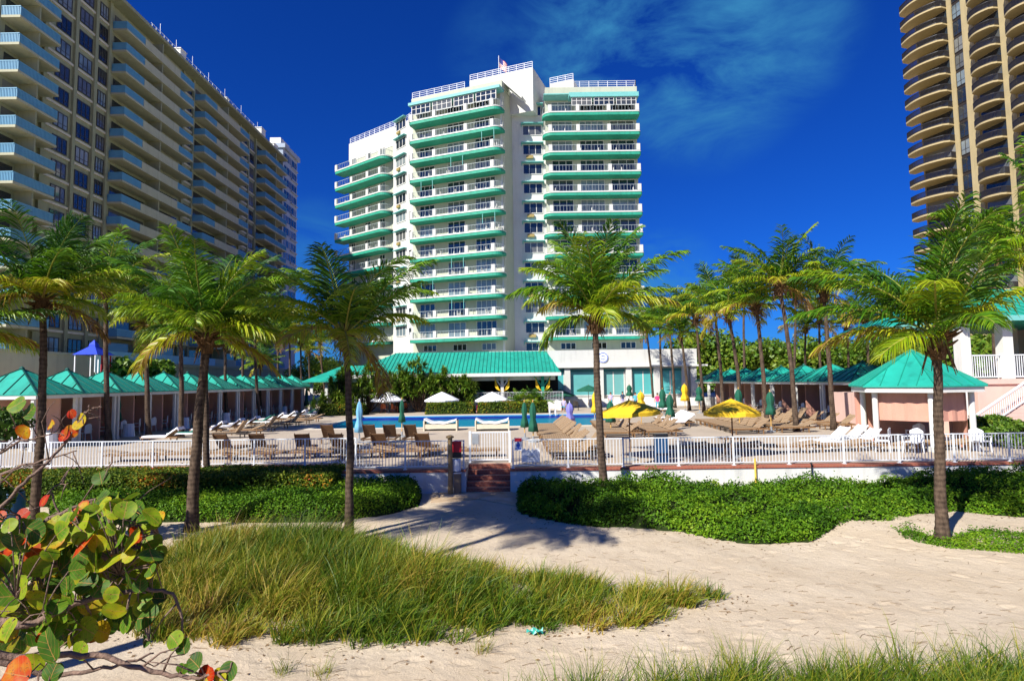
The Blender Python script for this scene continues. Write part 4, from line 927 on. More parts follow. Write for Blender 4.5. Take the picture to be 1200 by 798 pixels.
def tower_stack(u0, u1, depth, rl, rr, bulge=True):
    z = 1.0; m = MB(TT_); n = 14
    pts = [(u0 + (u1-u0) * i / n, depth * (0.62 + 0.38 * math.sin(math.pi * (i / n))) if 0 < i < n else depth * .45) for i in range(n + 1)]
    pts = [(u0, .003)] + pts + [(u1, .003)]
    q = [TT_(a_, b_, 0)[:2] for a_, b_ in pts]; m.T = None; m.prism(list(reversed(q)), z - .16, z + .12); bal = build('balcony', m, TOWERM, tw)
    r_ = MB(); 
    for a_, b_ in zip(pts[:-1], pts[1:]):
        for zz in (1.08, .24): r_.bar(Vector(TT_(a_[0], max(.05, a_[1] - .06), z + zz)), Vector(TT_(b_[0], max(.05, b_[1] - .06), z + zz)), .09, .12)
        d = math.hypot(b_[0]-a_[0], b_[1]-a_[1]); c = max(1, round(d / .17))
        for j in range(c): p = Vector(TT_(a_[0] + (b_[0]-a_[0])*j/c, max(.05, a_[1] + (b_[1]-a_[1])*j/c - .06), z + .1)); r_.bar(p, p + Vector((0, 0, .98)), .07)
    build('railing', r_, RAILD, bal)
    m = MB(TT_); m.box(max(u0 + .2, .3), u1 - .12, .004, .06, z + .13, z + 2.62); build('balcony_doors', m, GLASS, bal)
    for j in range(1, 24): dup_part(bal, dz=f_t * j)
tower_stack(U(1150.5), U(1180.5), 2.2, 1, 1); tower_stack(U(1193.5), U(1224), 2.2, 1, 1)
# the left corner stack wraps round the edge
TW2, LW = frame((on_y(1070, 120, 100.5).x + 1.2, 100.6), (A.x, 95.02)); m = MB(TW2); m.box(0, LW - .05, -9, 0, 0, HT); build('side_wall', m, TOWERM, tw)
_T = TT_; TT_ = TW2; tower_stack(-1.6, LW - .1, 3.0, 1, 1); TT_ = _T

# ------------------------------------------------------------------ terrace restaurant
ter = thing('terrace_pavilion', (-8, 66, 0), 'open terrace pavilion with a long ribbed green roof behind the pool', 'building')
ze = on_y(540, 438, 60).z; zrg = on_y(520, 413, 66).z; rx1 = on_y(657.5, 435, 60).x; rr1 = on_y(640, 412, 66).x; rx0 = on_y(400, 440, 60).x; rr0 = rx0 + 4.5
def hiproof(m, x0, x1, y0, y1, r0, r1, yr, ze, zr, th=.12):
    m.add([(x0, y0, ze), (x1, y0, ze), (x1, y1, ze), (x0, y1, ze), (r0, yr, zr), (r1, yr, zr), (x0, y0, ze - th), (x1, y0, ze - th), (x1, y1, ze - th), (x0, y1, ze - th)],
          [(0, 1, 5, 4), (1, 2, 5), (2, 3, 4, 5), (3, 0, 4), (0, 6, 7, 1), (1, 7, 8, 2), (2, 8, 9, 3), (3, 9, 6, 0), (6, 9, 8, 7)])
m = MB(); hiproof(m, rx0, rx1, 60, 72, rr0, rr1, 66, ze, zrg); roof = build('roof', m, TEAL, ter)
m = MB(); x = rx0 + .2
while x < rx1:
    t0 = (x - rx0) / 4.5 if x < rr0 else ((rx1 - x) / (rx1 - rr1) if x > rr1 else 1.0); t0 = min(1, max(0, t0))
    a_ = Vector((x, 60, ze + .03)); b_ = Vector((x, 60 + 6 * t0, ze + (zrg - ze) * t0 + .03)); m.bar(a_, b_, .07, .07); x += .42
build('roof_ribs', m, TEALD, roof)
m = MB(); m.box(rx0, rx1, 59.9, 59.98, ze - .32, ze + .02); m.box(rx0 + .5, rx1 - .5, 61.5, 61.7, ze - .75, ze - .13); build('fascia', m, WHITE, ter)
m = MB(); m.box(rx0, rx1 + .5, 60.8, 72, 0.004, .85); build('terrace_floor', m, STUCCO, ter)
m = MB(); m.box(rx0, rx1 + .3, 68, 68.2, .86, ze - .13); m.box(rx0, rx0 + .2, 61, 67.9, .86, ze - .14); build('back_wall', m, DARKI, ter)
m = MB(); lx0 = on_y(354, 440, 62).x; hiproof(m, lx0, rx0 + 1.2, 62, 71, lx0 + 3, rx0 + 1, 66.5, ze - .55, zrg - 1.35); lr = build('lower_roof', m, TEAL, ter)
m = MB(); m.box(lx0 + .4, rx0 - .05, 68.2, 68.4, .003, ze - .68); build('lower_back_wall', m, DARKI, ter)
for x in (lx0 + .8, (lx0 + rx0) / 2): m = MB(); m.box(x - .14, x + .14, 62.6, 62.88, .003, ze - .68); build('column', m, STUCCO, ter)
for k, px in enumerate((636, 588.5, 538.5, 490, 441)):
    x = on_y(px, 450, 61).x; m = MB(); m.box(x - .16, x + .16, 60.94, 61.26, .86, ze - .14)
    for s in (-1, 1): m.bar((x + s * .15, 61.1, ze - 1.35), (x + s * .95, 61.1, ze - .2), .14)
    build('column', m, STUCCO if k else GREENP, ter)
    for s in (-1, 1):
        m = MB(); g = []
        for i in range(7):
            a = i / 6; g.append([Vector((x + s * (.75 - .60 * a * (.9 + .06 * j)), 60.85 - .05 * math.sin(j * 2.1), ze - .35 - 1.5 * a ** .8 - .35 * j * (1 - a))) for j in range(4)])
        m.grid(g); m.grid([[p + Vector((0, .04, 0)) for p in r_] for r_ in g]); build('swag', m, YELF, ter)
fence_run((rx0 + .5, 60.9), (rx1 + .2, 60.9), .86, 'white railing along the front edge of the restaurant terrace', h=.95, pitch=.16, post=2.2, name='terrace_railing')
# tables and dark seats inside
rt_ = random.Random(3)
for k in range(9):
    x = rx1 - 2 - k * 2.7; t_ = thing('dining_table', (x, 62.8 + rt_.random() * 2, .86), f'{ORD[k]} white clothed dining table counted from the right end of the terrace', 'table', 'dining tables on the terrace'); m = MB(); c = Vector(t_.location)
    m.lathe([(.5, 0), (.5, .04)], 14, (c.x, c.y, c.z + .72)); build('tabletop', m, WHITEF, t_); m = MB(); m.lathe([(.3, 0), (.05, .05), (.05, .72)], 8, c); build('pedestal', m, WINF, t_)

# ------------------------------------------------------------------ cabanas
def cabana(label, group, side):
    """local: front edge on x=0 facing +x, extends to -x; 2.9 wide in y"""
    th = thing('cabana', (0, 0, 0), label, 'cabana', group); w = CW; d = 3.4; e = 2.66; pk = e + 1.25
    def B(n, m, mt, p=th): return build(n, m, mt, p)
    m = MB(); x0, x1, y0, y1 = -d - .25, .35, -w / 2 - .02, w / 2 + .02; cx_ = (x0 + x1) / 2
    m.add([(x1, y0, e), (x1, y1, e), (x0, y1, e), (x0, y0, e), (cx_, 0, pk), (x1, y0, e - .05), (x1, y1, e - .05), (x0, y1, e - .05), (x0, y0, e - .05)],
          [(0, 1, 4), (1, 2, 4), (2, 3, 4), (3, 0, 4), (0, 5, 6, 1), (1, 6, 7, 2), (2, 7, 8, 3), (3, 8, 5, 0), (5, 8, 7, 6)]); rf = B('roof', m, TEAL)
    m = MB(); P = Vector((cx_, 0, pk + .02)); cs = [Vector((x1, y0, e + .02)), Vector((x1, y1, e + .02)), Vector((x0, y1, e + .02)), Vector((x0, y0, e + .02))]
    for i in range(4):
        a_, b_ = cs[i], cs[(i + 1) % 4]; m.bar(a_, P, .05, .05)
        for s in (.2, .4, .6, .8):
            q = a_.lerp(b_, s); f = 1 - abs(2 * s - 1); mid = (a_ + b_) / 2; tq = q + (P - mid) * f; m.bar(q, tq, .03, .045)
    m.lathe([(.12, 0), (.1, .06), (.03, .12)], 8, (cx_, 0, pk)); build('roof_ribs', m, SEAM_DARK, rf)
    m = MB(); m.box(.18, .28, y0 + .02, y1 - .02, e - .22, e - .052); m.box(-d, .178, y0 + .02, y0 + .1, e - .22, e - .053); m.box(-d, .178, y1 - .1, y1 - .02, e - .22, e - .053); B('fascia', m, WHITE)
    for y in (-w / 2 + .14, w / 2 - .14):
        m = MB(); m.box(0, .14, y - .07, y + .07, 0, e - .222); m.box(-.02, .16, y - .09, y + .09, 0.001, .12); B('post', m, WHITE)
    m = MB(); m.box(-d, -d + .12, -w / 2 + .02, w / 2 - .02, .002, e - .225); m.box(-d + .122, -.75, w / 2 - .12, w / 2 - .02, .003, e - .226); B('back_wall', m, PINK if side == 'r' else mat('salmon_stucco_brightened', (.78, .42, .32), .85, .08, 1.2, .15, 20, stain=.12))  # left row: salmon stucco painted brighter to offset the shade inside
    m = MB(); m.box(-d + .122, -d + .16, -.5, .35, .05, 2.05); B('door', m, mat('cabana_door', (.62, .45, .38), .6, .05, 2))
    return th
CW = 2.9; XC = -22.6
c0 = cabana('first teal roofed cabana of the left row, in shade behind the nearest palm', 'teal roofed cabanas in the left row', 'l')
LROW = [28.7 + 2.93 * k for k in range(13)]
for k, y in enumerate(LROW):
    c = c0 if k == 0 else dup(c0, label=f'{ORD[k]} teal roofed cabana of the left row counted from the fence')
    c.location = (XC, y, 0)
CW = 3.82; c1 = cabana('nearest of the small teal cabanas in the right row, beside the six sided one', 'teal roofed cabanas in the right row', 'r')
XR = 21.4; RROW = [38.2 + 3.87 * k for k in range(8)]
for k, y in enumerate(RROW):
    c = c1 if k == 0 else dup(c1, label=f'{ORD[k]} small teal cabana of the right row counted from the six sided one')
    c.location = (XR, y, 0); c.rotation_euler = (0, 0, math.pi)
# six sided pavilion
hc = Vector((17.05, 24.8, 0)); hx = thing('hexagonal_cabana', hc, 'large six sided cabana with teal ribbed roof and white posts behind the fence', 'cabana')
RA = 2.5; e = on_y(1045, 452.5, 22.9).z - .0; pk = on_y(1070, 413, 24.8).z + .1; A0 = R(-108)
def hexp(r, z, k, off=0): a = A0 + k * math.pi / 3 + off; return Vector((hc.x + r * math.cos(a), hc.y + r * math.sin(a), z))
m = MB(); m.add([hexp(RA, e, k) for k in range(6)] + [hexp(RA, e - .06, k) for k in range(6)] + [Vector((hc.x, hc.y, pk))], [(k, (k + 1) % 6, 12) for k in range(6)] + [(k, 6 + k, 6 + (k + 1) % 6, (k + 1) % 6) for k in range(6)] + [tuple(11 - k for k in range(6))])
rf = build('roof', m, TEAL, hx); m = MB(); P = Vector((hc.x, hc.y, pk + .02))
for k in range(6):
    a_, b_ = hexp(RA, e + .02, k), hexp(RA, e + .02, k + 1); m.bar(a_, P, .05, .05)
    for s in (.25, .5, .75): q = a_.lerp(b_, s); f = 1 - abs(2 * s - 1); m.bar(q, q + (P - (a_ + b_) / 2) * f * .98, .03, .04)
build('roof_ribs', m, TEALD, rf)
m = MB()
for k in range(6): m.bar(hexp(RA - .15, e - .17, k), hexp(RA - .15, e - .17, k + 1), .1, .2)
build('fascia', m, WHITE, hx)
for k in range(6): p = hexp(RA - .55, 0, k); m = MB(); m.tube([p, p + Vector((0, 0, e - .07))], .11, 12); m.box(p.x - .15, p.x + .15, p.y - .15, p.y + .15, 0.002, .2); build('post', m, WHITE, hx)
for k, (f0, zb_) in enumerate(((0, 1.15), (5, 1.15), (1, .02))):
    a_, b_ = hexp(RA - .72, zb_, f0), hexp(RA - .72, zb_, f0 + 1); u = (b_ - a_); g = []
    for i in range(13):
        q = a_ + u * (i / 12); nrm = Vector((u.y, -u.x, 0)).normalized() * (.025 * math.sin(i * 1.9)); g.append([q + nrm + Vector((0, 0, (e - .3 - zb_) * j / 4)) for j in range(5)])
    m = MB(); m.grid(g); m.grid([[p + Vector((0, .03, 0)) for p in r_] for r_ in g]); build('curtain', m, PINK, hx)
m = MB(); m.box(hc.x - 1.5, hc.x + 1.9, hc.y + 1.6, hc.y + 1.75, .003, e - .3); build('back_wall', m, PINK, hx)

# ------------------------------------------------------------------ pink house on the right
hp = thing('pink_house', (27, 30, 0), 'two storey pale pink house with white columns and upper balcony at the right edge', 'building')
YF = 28.0; xl = on_y(1147, 480, YF).x; zf2 = on_y(1170, 444, YF).z; zeave = on_y(1180, 371, YF).z
m = MB(); m.box(xl, 40, YF, YF + .3, 0.003, zf2 - .25); m.box(xl, xl + .3, YF + .302, YF + 9, 0.003, zf2 - .25); m.box(xl - 2.2, xl - .002, YF + 1.5, YF + 9, 0.004, zf2 - .75); m.box(31, 40, YF + 2.6, YF + 9, zf2, zeave - .1); build('wall', m, PINKP, hp)
m = MB(); m.box(xl - .1, 40, YF - .1, YF + 9, zf2 - .248, zf2); build('balcony_floor', m, PINKP, hp)
for k, px in enumerate((1133, 1183, 1240)):
    x = on_y(px, 420, YF).x; yy = YF + .25; m = MB(); m.box(x - .24, x + .24, yy - .24, yy + .24, (zf2 + .002) if k else 0.01, zeave - .2); m.box(x - .30, x + .30, yy - .30, yy + .30, zeave - .199, zeave - .02); build('column', m, WHITE, hp)
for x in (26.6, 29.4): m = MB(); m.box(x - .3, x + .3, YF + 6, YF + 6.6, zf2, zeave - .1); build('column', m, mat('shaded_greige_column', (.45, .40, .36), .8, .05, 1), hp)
for (x0, x1) in ((on_y(1142, 430, YF).x, on_y(1178, 430, YF).x), (on_y(1189, 430, YF).x, on_y(1236, 430, YF).x)):
    m = MB(); zz0, zz1 = zf2 + .1, zf2 + 1.15
    for z in (zz0, zz1): m.box(x0, x1, YF + .2, YF + .27, z - .03, z + .03)
    n = round((x1 - x0) / .115)
    for j in range(n + 1): x = x0 + (x1 - x0) * j / n; m.box(x - .014, x + .014, YF + .22, YF + .25, zz0 + .03, zz1 - .03)
    build('balcony_railing', m, RAILW, hp)
m = MB(); x0, x1 = on_y(1110, 425, YF + 3).x, on_y(1130, 425, YF + 3).x
for z in (zf2 - .05, zf2 + .45): m.box(x0, x1, YF + 3, YF + 3.06, z - .03, z + .03)
for j in range(14): x = x0 + (x1 - x0) * j / 13; m.box(x - .014, x + .014, YF + 3.01, YF + 3.05, zf2 - .02, zf2 + .42)
m.box(x0 - .1, x1 + .4, YF + 2.9, YF + 3.4, zf2 - .6, zf2 - .081); build('balcony_railing', m, RAILW, hp)
m = MB(); hiproof(m, xl - .9, 42, YF - .6, YF + 10, xl + 2.6, 38, YF + 4.7, zeave, zeave + 2.0); rf = build('roof', m, TEAL, hp)
m = MB()
for k in range(30):
    x = xl - .6 + k * .55; t0 = min(1, max(.02, (x - xl + .9) / 3.5)); m.bar((x, YF - .6, zeave + .03), (x, YF - .6 + 5.3 * t0, zeave + 2.0 * t0 + .03), .05)
build('roof_ribs', m, TEALD, rf)
m = MB(); m.box(xl - .85, 42, YF - .66, YF - .602, zeave - .25, zeave); m.box(xl - .92, xl - .86, YF - .6, YF + 10, zeave - .25, zeave); build('fascia', m, AWNG, hp)
# outer stair
YS = 26.6; s0 = on_y(1138, 500, YS); s1 = on_y(1205, 468, YS); st = thing('outdoor_stair', (s0.x, YS, 0), 'pink outdoor stair with white handrail climbing to the upper balcony', 'stairs'); m = MB(); dx = s1.x - s0.x; n = 16; Ls = dx * 1.6
for k in range(n): m.box(s0.x + Ls * k / n, s0.x + Ls, YS, YS + 1.2, 0.003 + zf2 * k / n, zf2 * (k + 1) / n - .001)
build('steps', m, PINKP, st); m = MB(); a_ = Vector((s0.x - .1, YS - .05, .95)); b_ = Vector((s0.x + Ls, YS - .05, zf2 + .95)); m.bar(a_, b_, .09, .07); m.bar(a_ - Vector((0, 0, .8)), b_ - Vector((0, 0, .8)), .05, .05)
for k in range(46): q = a_.lerp(b_, k / 45); m.bar(q, q - Vector((0, 0, .8)), .025)
build('handrail', m, RAILW, st)

# ------------------------------------------------------------------ blue canvas awning with hanging towels
bc = on_x(110, 415, -27.5); y = bc.y; ts = thing('towel_stand', (-27.5, y, 0), 'royal blue pyramid canopy with white and red towels hanging under it', 'towel stand')
zt0 = on_x(110, 402, -27.5).z; zt1 = on_x(110, 416, -27.5).z; m = MB(); m.lathe([(1.15, zt1), (.3, zt0 - .25), (.28, zt0 - .1), (.02, zt0 + .2)], 4, (-27.5, y, 0), math.pi / 4); build('canopy', m, CANB, ts)
m = MB()
for sx_ in (-.7, .7):
    for sy_ in (-.7, .7): m.bar((-27.5 + sx_, y + sy_, 0), (-27.5 + sx_, y + sy_, zt1 + .02), .06)
build('frame', m, RAILW, ts)
for k in range(6):
    m = MB(); yy = y - .7 + k * .28; m.T = lambda a_, b_, c_: (-26.85 + b_, a_, c_); m.box(yy - .1, yy + .1, -.02, .03 + .02 * (k % 2), zt1 - 1.15 - .05 * (k % 3), zt1 - .05); build('towel', m, (WHITEF, WHITEF, RED)[k % 3], ts)

# ------------------------------------------------------------------ umbrellas
def umb_open(name, c, r, ztop, zedge, fab, pole, label, group, nseg=8, a0=.3, tilt=0.0):
    th = thing(name, (c[0], c[1], 0), label, 'parasol', group); m = MB(); m.tube([(c[0], c[1], 0), (c[0], c[1], ztop + .05)], .028, 8); build('pole', m, pole, th)
    m = MB(); vs = []; n = nseg * 3
    prof = [(0, ztop), (.16 * r, ztop - .1 * (ztop - zedge) - .02), (.6 * r, ztop - .55 * (ztop - zedge)), (r, zedge), (r * 1.0, zedge - .13)]
    for (q, z) in prof:
        for k in range(n):
            a = a0 + 2 * math.pi * k / n; s = (k % 3) / 3; sag = 1 - .055 * math.sin(math.pi * s) * (1 if q > 0 else 0); vs.append((c[0] + q * sag * math.cos(a), c[1] + q * sag * math.sin(a), z - .03 * math.sin(math.pi * s) * (q / r) + tilt * q * math.cos(a)))
    m.add(vs, [(i*n+k, i*n+(k+1)%n, (i+1)*n+(k+1)%n, (i+1)*n+k) for i in range(len(prof)-1) for k in range(n)]); cn = build('canopy', m, fab, th)
    m = MB()
    for k in range(nseg): a = a0 + 2*math.pi*k/nseg; m.bar((c[0], c[1], ztop - .06), (c[0] + r*.97*math.cos(a), c[1] + r*.97*math.sin(a), zedge - .02 + tilt * r * math.cos(a)), .02)
    build('ribs', m, pole, cn)
    m = MB(); m.lathe([(.28, 0.003), (.28, .06), (.05, .09), (.045, .3)], 14, (c[0], c[1], 0)); build('base', m, GREYM, th); return th
def umb_closed(c, z0, z1, fab, pole, label, group, r=.16):
    th = thing('closed_parasol', (c[0], c[1], 0), label, 'parasol', group); m = MB(); m.tube([(c[0], c[1], 0), (c[0], c[1], z1 + .12)], .028, 8); build('pole', m, pole, th); H = z1 - z0
    m = MB(); n = 16; prof = [(.30, 0), (1.15, .02), (1.0, .22), (.62, .42), (.72, .5), (.85, .68), (.6, .88), (.22, .98), (.1, 1.0)]; vs = []
    for (q, z) in prof:
        for k in range(n): a = 2*math.pi*k/n; rr_ = q * r * (1 + .22 * math.cos(a * 8 / 2 + z * 2)); vs.append((c[0] + rr_ * math.cos(a), c[1] + rr_ * math.sin(a), z0 + z * H))
    m.add(vs, [(i*n+k, i*n+(k+1)%n, (i+1)*n+(k+1)%n, (i+1)*n+k) for i in range(len(prof)-1) for k in range(n)] + [tuple(reversed(range(n)))]); build('canopy', m, fab, th, smooth=True)
    m = MB(); m.lathe([(.25, 0.003), (.25, .06), (.05, .09), (.045, .3)], 14, (c[0], c[1], 0)); build('base', m, GREYM, th); return th
def gp(px, py): p = on_z(px, py, 0); return (p.x, p.y)
for i, (px, pb, z0_) in enumerate(((455, 484, 'white open parasol nearest the left end of the hedge beyond the pool'), (518, 483.5, 'middle white open parasol beyond the pool, in front of the green plants'), (577, 483, 'white open parasol beside the seated bathers beyond the pool'))):
    c = gp(px, pb); Y_ = c[1]; umb_open('open_parasol', c, 1.7, on_y(px, 459, Y_).z, on_y(px, 468.5, Y_).z, WHITEF, POLEW, z0_, 'white open parasols beyond the pool')
for i, (px, pb, yt_, ye_, lb) in enumerate(((487, 481, 455, 463, 'green open parasol between the two left white ones'), (562, 479, 456, 463, 'green open parasol in front of the terrace railing'), (657, 478, 456, 463, 'green open parasol right of the terrace pavilion'), (690, 478, 451, 457, 'green open parasol just left of the slim centre palm trunk'))):
    c = gp(px, pb); umb_open('open_parasol', c, 1.55 if i < 3 else 1.3, on_y(px, yt_, c[1]).z, on_y(px, ye_, c[1]).z, GREENF, POLEW, lb, 'green open parasols by the terrace')
for (px, D_, yt_, ye_, r_, lb, tl) in ((737, 21.8, 468.5, 482, 1.2, 'yellow open parasol just right of the centre palm trunk', .05), (857, 22.2, 467, 482.5, 1.08, 'yellow open parasol over a brown table near the right cabanas', 0.0)):
    q = on_y(px, 475, D_); umb_open('open_parasol', (q.x, D_), r_, on_y(px, yt_, D_).z, on_y(px, ye_, D_).z, YELF, POLEW, lb, 'yellow open parasols', tilt=tl, a0=.1)
for (px, pb, yt_, ye_, fab, pole, lb, r_) in (
    (421, 516, 470, 507, BLUEF, RAILW, 'powder blue closed parasol right of the leaning palm trunk', .20), (471, 512, 468, 495, GREENF, POLEY, 'green closed parasol between the white daybeds and the brown loungers', .15),
    (615, 514, 471, 501, GREENF, POLEY, 'left one of two green closed parasols behind the white notice', .16), (625, 518, 471, 506, GREENF, POLEY, 'right one of two green closed parasols behind the white notice', .18),
    (668, 500, 472, 494, LILAF, RAILW, 'lilac closed parasol at the near edge of the pool', .26), (716, 508, 470, 495, GREENF, POLEY, 'green closed parasol half hidden by the left yellow one', .22), (697, 492, 460, 484, YELF, POLEY, 'yellow closed parasol directly behind the centre palm trunk', .2),
    (752, 503, 459, 476, YELF, POLEY, 'yellow closed parasol rising above the left yellow open one', .22), (803, 482, 450, 470, YELF, POLEY, 'yellow closed parasol farthest back beside the podium', .3), (738, 476, 451, 464, GREENF, POLEY, 'small green closed parasol in front of the teal windows', .3),
    (786, 504, 462, 489, GREENF, POLEY, 'green closed parasol standing among white towel loungers', .22), (777, 486, 456, 478, GREENF, POLEY, 'green closed parasol behind the white towel loungers', .28),
    (867, 503, 456, 480, GREENF, POLEY, 'green closed parasol above the right yellow open one', .22), (904, 506, 459, 486, GREENF, POLEY, 'green closed parasol in front of the right cabana row', .22), (820, 484, 453, 470, GREENF, POLEY, 'green closed parasol at the far end of the right cabanas', .28),
    (138, 512, 466, 493, GREENF, POLEW, 'green closed parasol in front of the left cabana posts', .16), (330, 484, 457, 480, GREENF, POLEW, 'green closed parasol at the far end of the left cabana row', .2), (359, 482, 455, 476, GREENF, POLEW, 'green closed parasol beyond the last left cabana', .2)):
    c = gp(px, pb); umb_closed(c, on_y(px, ye_, c[1]).z, on_y(px, yt_, c[1]).z, fab, pole, lb, 'closed parasols round the pool', r_)

# ------------------------------------------------------------------ loungers
def lounger(fab, fr, label, group, back=38, towel=False, name='sun_lounger'):
    """local: feet at -x, head at +x, origin centre on the ground"""
    th = thing(name, (0, 0, 0), label, 'sun lounger', group)
    m = MB(); 
    for y in (-.31, .31): m.box(-.98, .98, y - .025, y + .025, .24, .31)
    for x in (-.98, .96): m.box(x, x + .03, -.284, .284, .245, .30)
    build('frame', m, fr, th)
    for x in (-.85, .62):
        for y in (-.29, .29): m = MB(); m.box(x - .025, x + .025, y - .025, y + .025, 0, .238); build('leg', m, fr, th)
    m = MB()
    for k in range(12): x = -.94 + k * .105; m.box(x, x + .088, -.28, .28, .312, .335)
    build('seat', m, fab, th)
    a = R(back); m = MB(); m.T = lambda x, y, z: (.34 + x * math.cos(a) - z * math.sin(a), y, .33 + x * math.sin(a) + z * math.cos(a))
    for k in range(7): m.box(.01 + k * .11, .10 + k * .11, -.28, .28, 0, .025)
    for y in (-.30, .275): m.box(0, .80, y, y + .025, -.03, .04)
    build('backrest', m, fab, th)
    if towel:
        m = MB(); g = []
        prof = [(-.95, .26), (-.9, .36), (-.3, .355), (.33, .36)] + [(.34 + d_ * math.cos(a) - .04 * math.sin(a), .35 + d_ * math.sin(a) + .03) for d_ in (.2, .5, .78)] + [(.38 + .8 * math.cos(a), .33 + .62 * math.sin(a))]
        g = [[(x, y, z + .006 * math.sin(9 * y + 5 * x)) for y in (-.34, -.31, -.1, .1, .31, .34)] for x, z in prof]
        for r_ in g: r_[0] = (r_[0][0], r_[0][1], r_[0][2] - .08); r_[-1] = (r_[-1][0], r_[-1][1], r_[-1][2] - .08)
        m.grid(g); m.grid([[(x, y, z - .012) for x, y, z in r_] for r_ in g]); build('towel', m, WHITEF, th)
    return th
protos = {}; rl_ = random.Random(11)
WHITEP = mat('white_resin', (.78, .80, .82), .4, .04, 5)
def put(kind, x, y, rz, label, group, sc=1.0):
    if kind == 'tan': kind = rl_.choice(('tan', 'tan_low', 'tan', 'tan_high'))
    key = kind
    if key not in protos:
        f = {'tan': (TANSL, POLEW, 38, False), 'tan_low': (TANSL, POLEW, 20, False), 'tan_high': (TANSL, WINF, 54, False), 'wick': (WICK, WICK, 52, False), 'towel': (TANSL, POLEW, 34, True), 'white': (WHITEP, WHITEP, 40, False), 'green': (mat('green_sling', (.03, .22, .16), .7, .2, 20), WHITEP, 30, False), 'flat': (TANSL, POLEW, 8, False)}[kind]
        o = lounger(f[0], f[1], label, group, f[2], f[3]); protos[key] = o; o.location = (x, y, 0); o.rotation_euler = (0, 0, rz); o.scale = (sc,) * 3; return o
    return dup(protos[key], (x, y, 0), rz, label, group, sc)
rl_ = random.Random(11)
G = 'sun loungers round the pool deck'
# the nested file left of the yellow parasol, reaching from the fence to the pool
for k in range(16): put('tan', 2.35 - .012 * k + rl_.uniform(-.08, .08), 22.2 + .93 * k, rl_.gauss(0, .05), f'{ORD[k]} tan slatted lounger counted from the fence in the file behind the white notice', G)
for k in range(9): put('tan', 5.6 + .05 * k, 30.2 + .98 * k, rl_.gauss(0, .05), f'{ORD[k]} tan lounger counted from the fence in the file behind the left yellow parasol', G)
for k in range(6): put('tan', 7.8 + .05 * k, 30.6 + .98 * k, rl_.gauss(0, .05), f'{ORD[k]} tan lounger in the short file right of the left yellow parasol pole', G)
for k in range(5): put('towel', 10.3 + .12 * k, 36.6 + .95 * k, .05, f'{ORD[k]} lounger under a white towel in the near group by the pool corner', G)
for k in range(6): put('towel' if k % 3 else 'tan', 13.0 + .15 * k, 50 + 1.7 * k, .05, f'{ORD[k]} lounger counted from the near end of the far white towel group', G)
for k in range(8): put('tan', 12.6 + .05 * k, 31.2 + 1.0 * k, .03, f'{ORD[k]} tan lounger counted from the fence in the file beside the right yellow parasol', G)
for k in range(9): put('tan', 15.3 + .06 * k, 31.8 + 1.15 * k, .03, f'{ORD[k]} tan lounger counted from the fence in the second file before the right cabanas', G)
for k in range(12): put('tan', 18.4, 33.2 + 1.75 * k, .0, f'{ORD[k]} tan lounger counted from the fence in the file against the right cabanas', G)
for i, (px, py) in enumerate(((968, 524), (990, 521), (1003, 527))):
    c = gp(px, py); put('white', c[0], c[1], .12, ('white plastic lounger farthest left in the trio behind the right fence', 'middle white plastic lounger of the trio behind the right fence', 'white plastic lounger nearest the six sided cabana')[i], G)
# loungers along the left cabanas, heads towards the pool
for k in range(15): put('green' if k % 4 == 1 else 'towel', -18.6, 31.0 + 2.35 * k, .0, f'{ORD[k]} white padded lounger counted from the fence in the row before the left cabanas', G)
for k in range(7): put('tan', -15.9, 33.0 + 2.1 * k, .02, f'{ORD[k]} tan lounger counted from the fence in the inner row before the left cabanas', G)
# brown wicker loungers with their backs to the camera
for i, px in enumerate((384, 433, 456, 482)): c = gp(px, 520); put('wick', c[0], c[1] + .6, R(-90) + rl_.gauss(0, .06), f'{ORD[i]} brown wicker lounger from the left, its raised back to the camera before the pool', G)
for i, px in enumerate((262, 300, 352, 398, 445, 497)): c = gp(px, 535); put('wick', c[0], c[1] + .6, R(-90) + rl_.gauss(0, .12), f'{ORD[i]} brown wicker lounger from the left, low behind the pickets left of the gate', G)
for i in range(10): put('flat', -15.2 + 1.5 * i + .2 * (i % 2), 23.4 + .15 * (i % 3), R(180) + rl_.gauss(0, .1), f'{ORD[i]} flat tan lounger from the left, lying just behind the left fence', G)
for i in range(6): put('flat', 6.6 + 2.15 * i, 23.3 + .2 * (i % 2), rl_.gauss(0, .08), f'{ORD[i]} flat tan lounger from the centre palm trunk, just behind the right fence', G)
# two white daybeds before the pool
for i, px in enumerate((517, 577)):
    c = gp(px, 504); th = thing('daybed', (c[0], c[1], 0), ('left white daybed with wavy mattress at the pool edge', 'right white daybed with wavy mattress at the pool edge')[i], 'daybed', 'white daybeds'); cx_, cy_ = c
    m = MB(); w = 1.0
    for x in (-w, w): m.box(cx_ + x - .04, cx_ + x + .04, cy_ - .5, cy_ + .5, 0, .62)
    m.box(cx_ - w + .042, cx_ + w - .042, cy_ - .46, cy_ + .46, .12, .40); build('frame', m, mat('cream_wicker', (.62, .56, .42), .7, .1, 20, .3, 60), th)
    m = MB(); g = [[(cx_ + w * (-1 + 2 * k / 12), cy_ + yy, .42 + .12 * (abs(k / 6 - 1) ** 3) * 2 + .02 * math.sin(k * 1.5)) for yy in (-.5, 0, .5)] for k in range(13)]
    m.grid(g); m.grid([[(x, y, z + .10) for x, y, z in r_] for r_ in g]); m.grid([[g[k][0], (g[k][0][0], g[k][0][1], g[k][0][2] + .1)] for k in range(13)]); build('mattress', m, WHITEF, th)
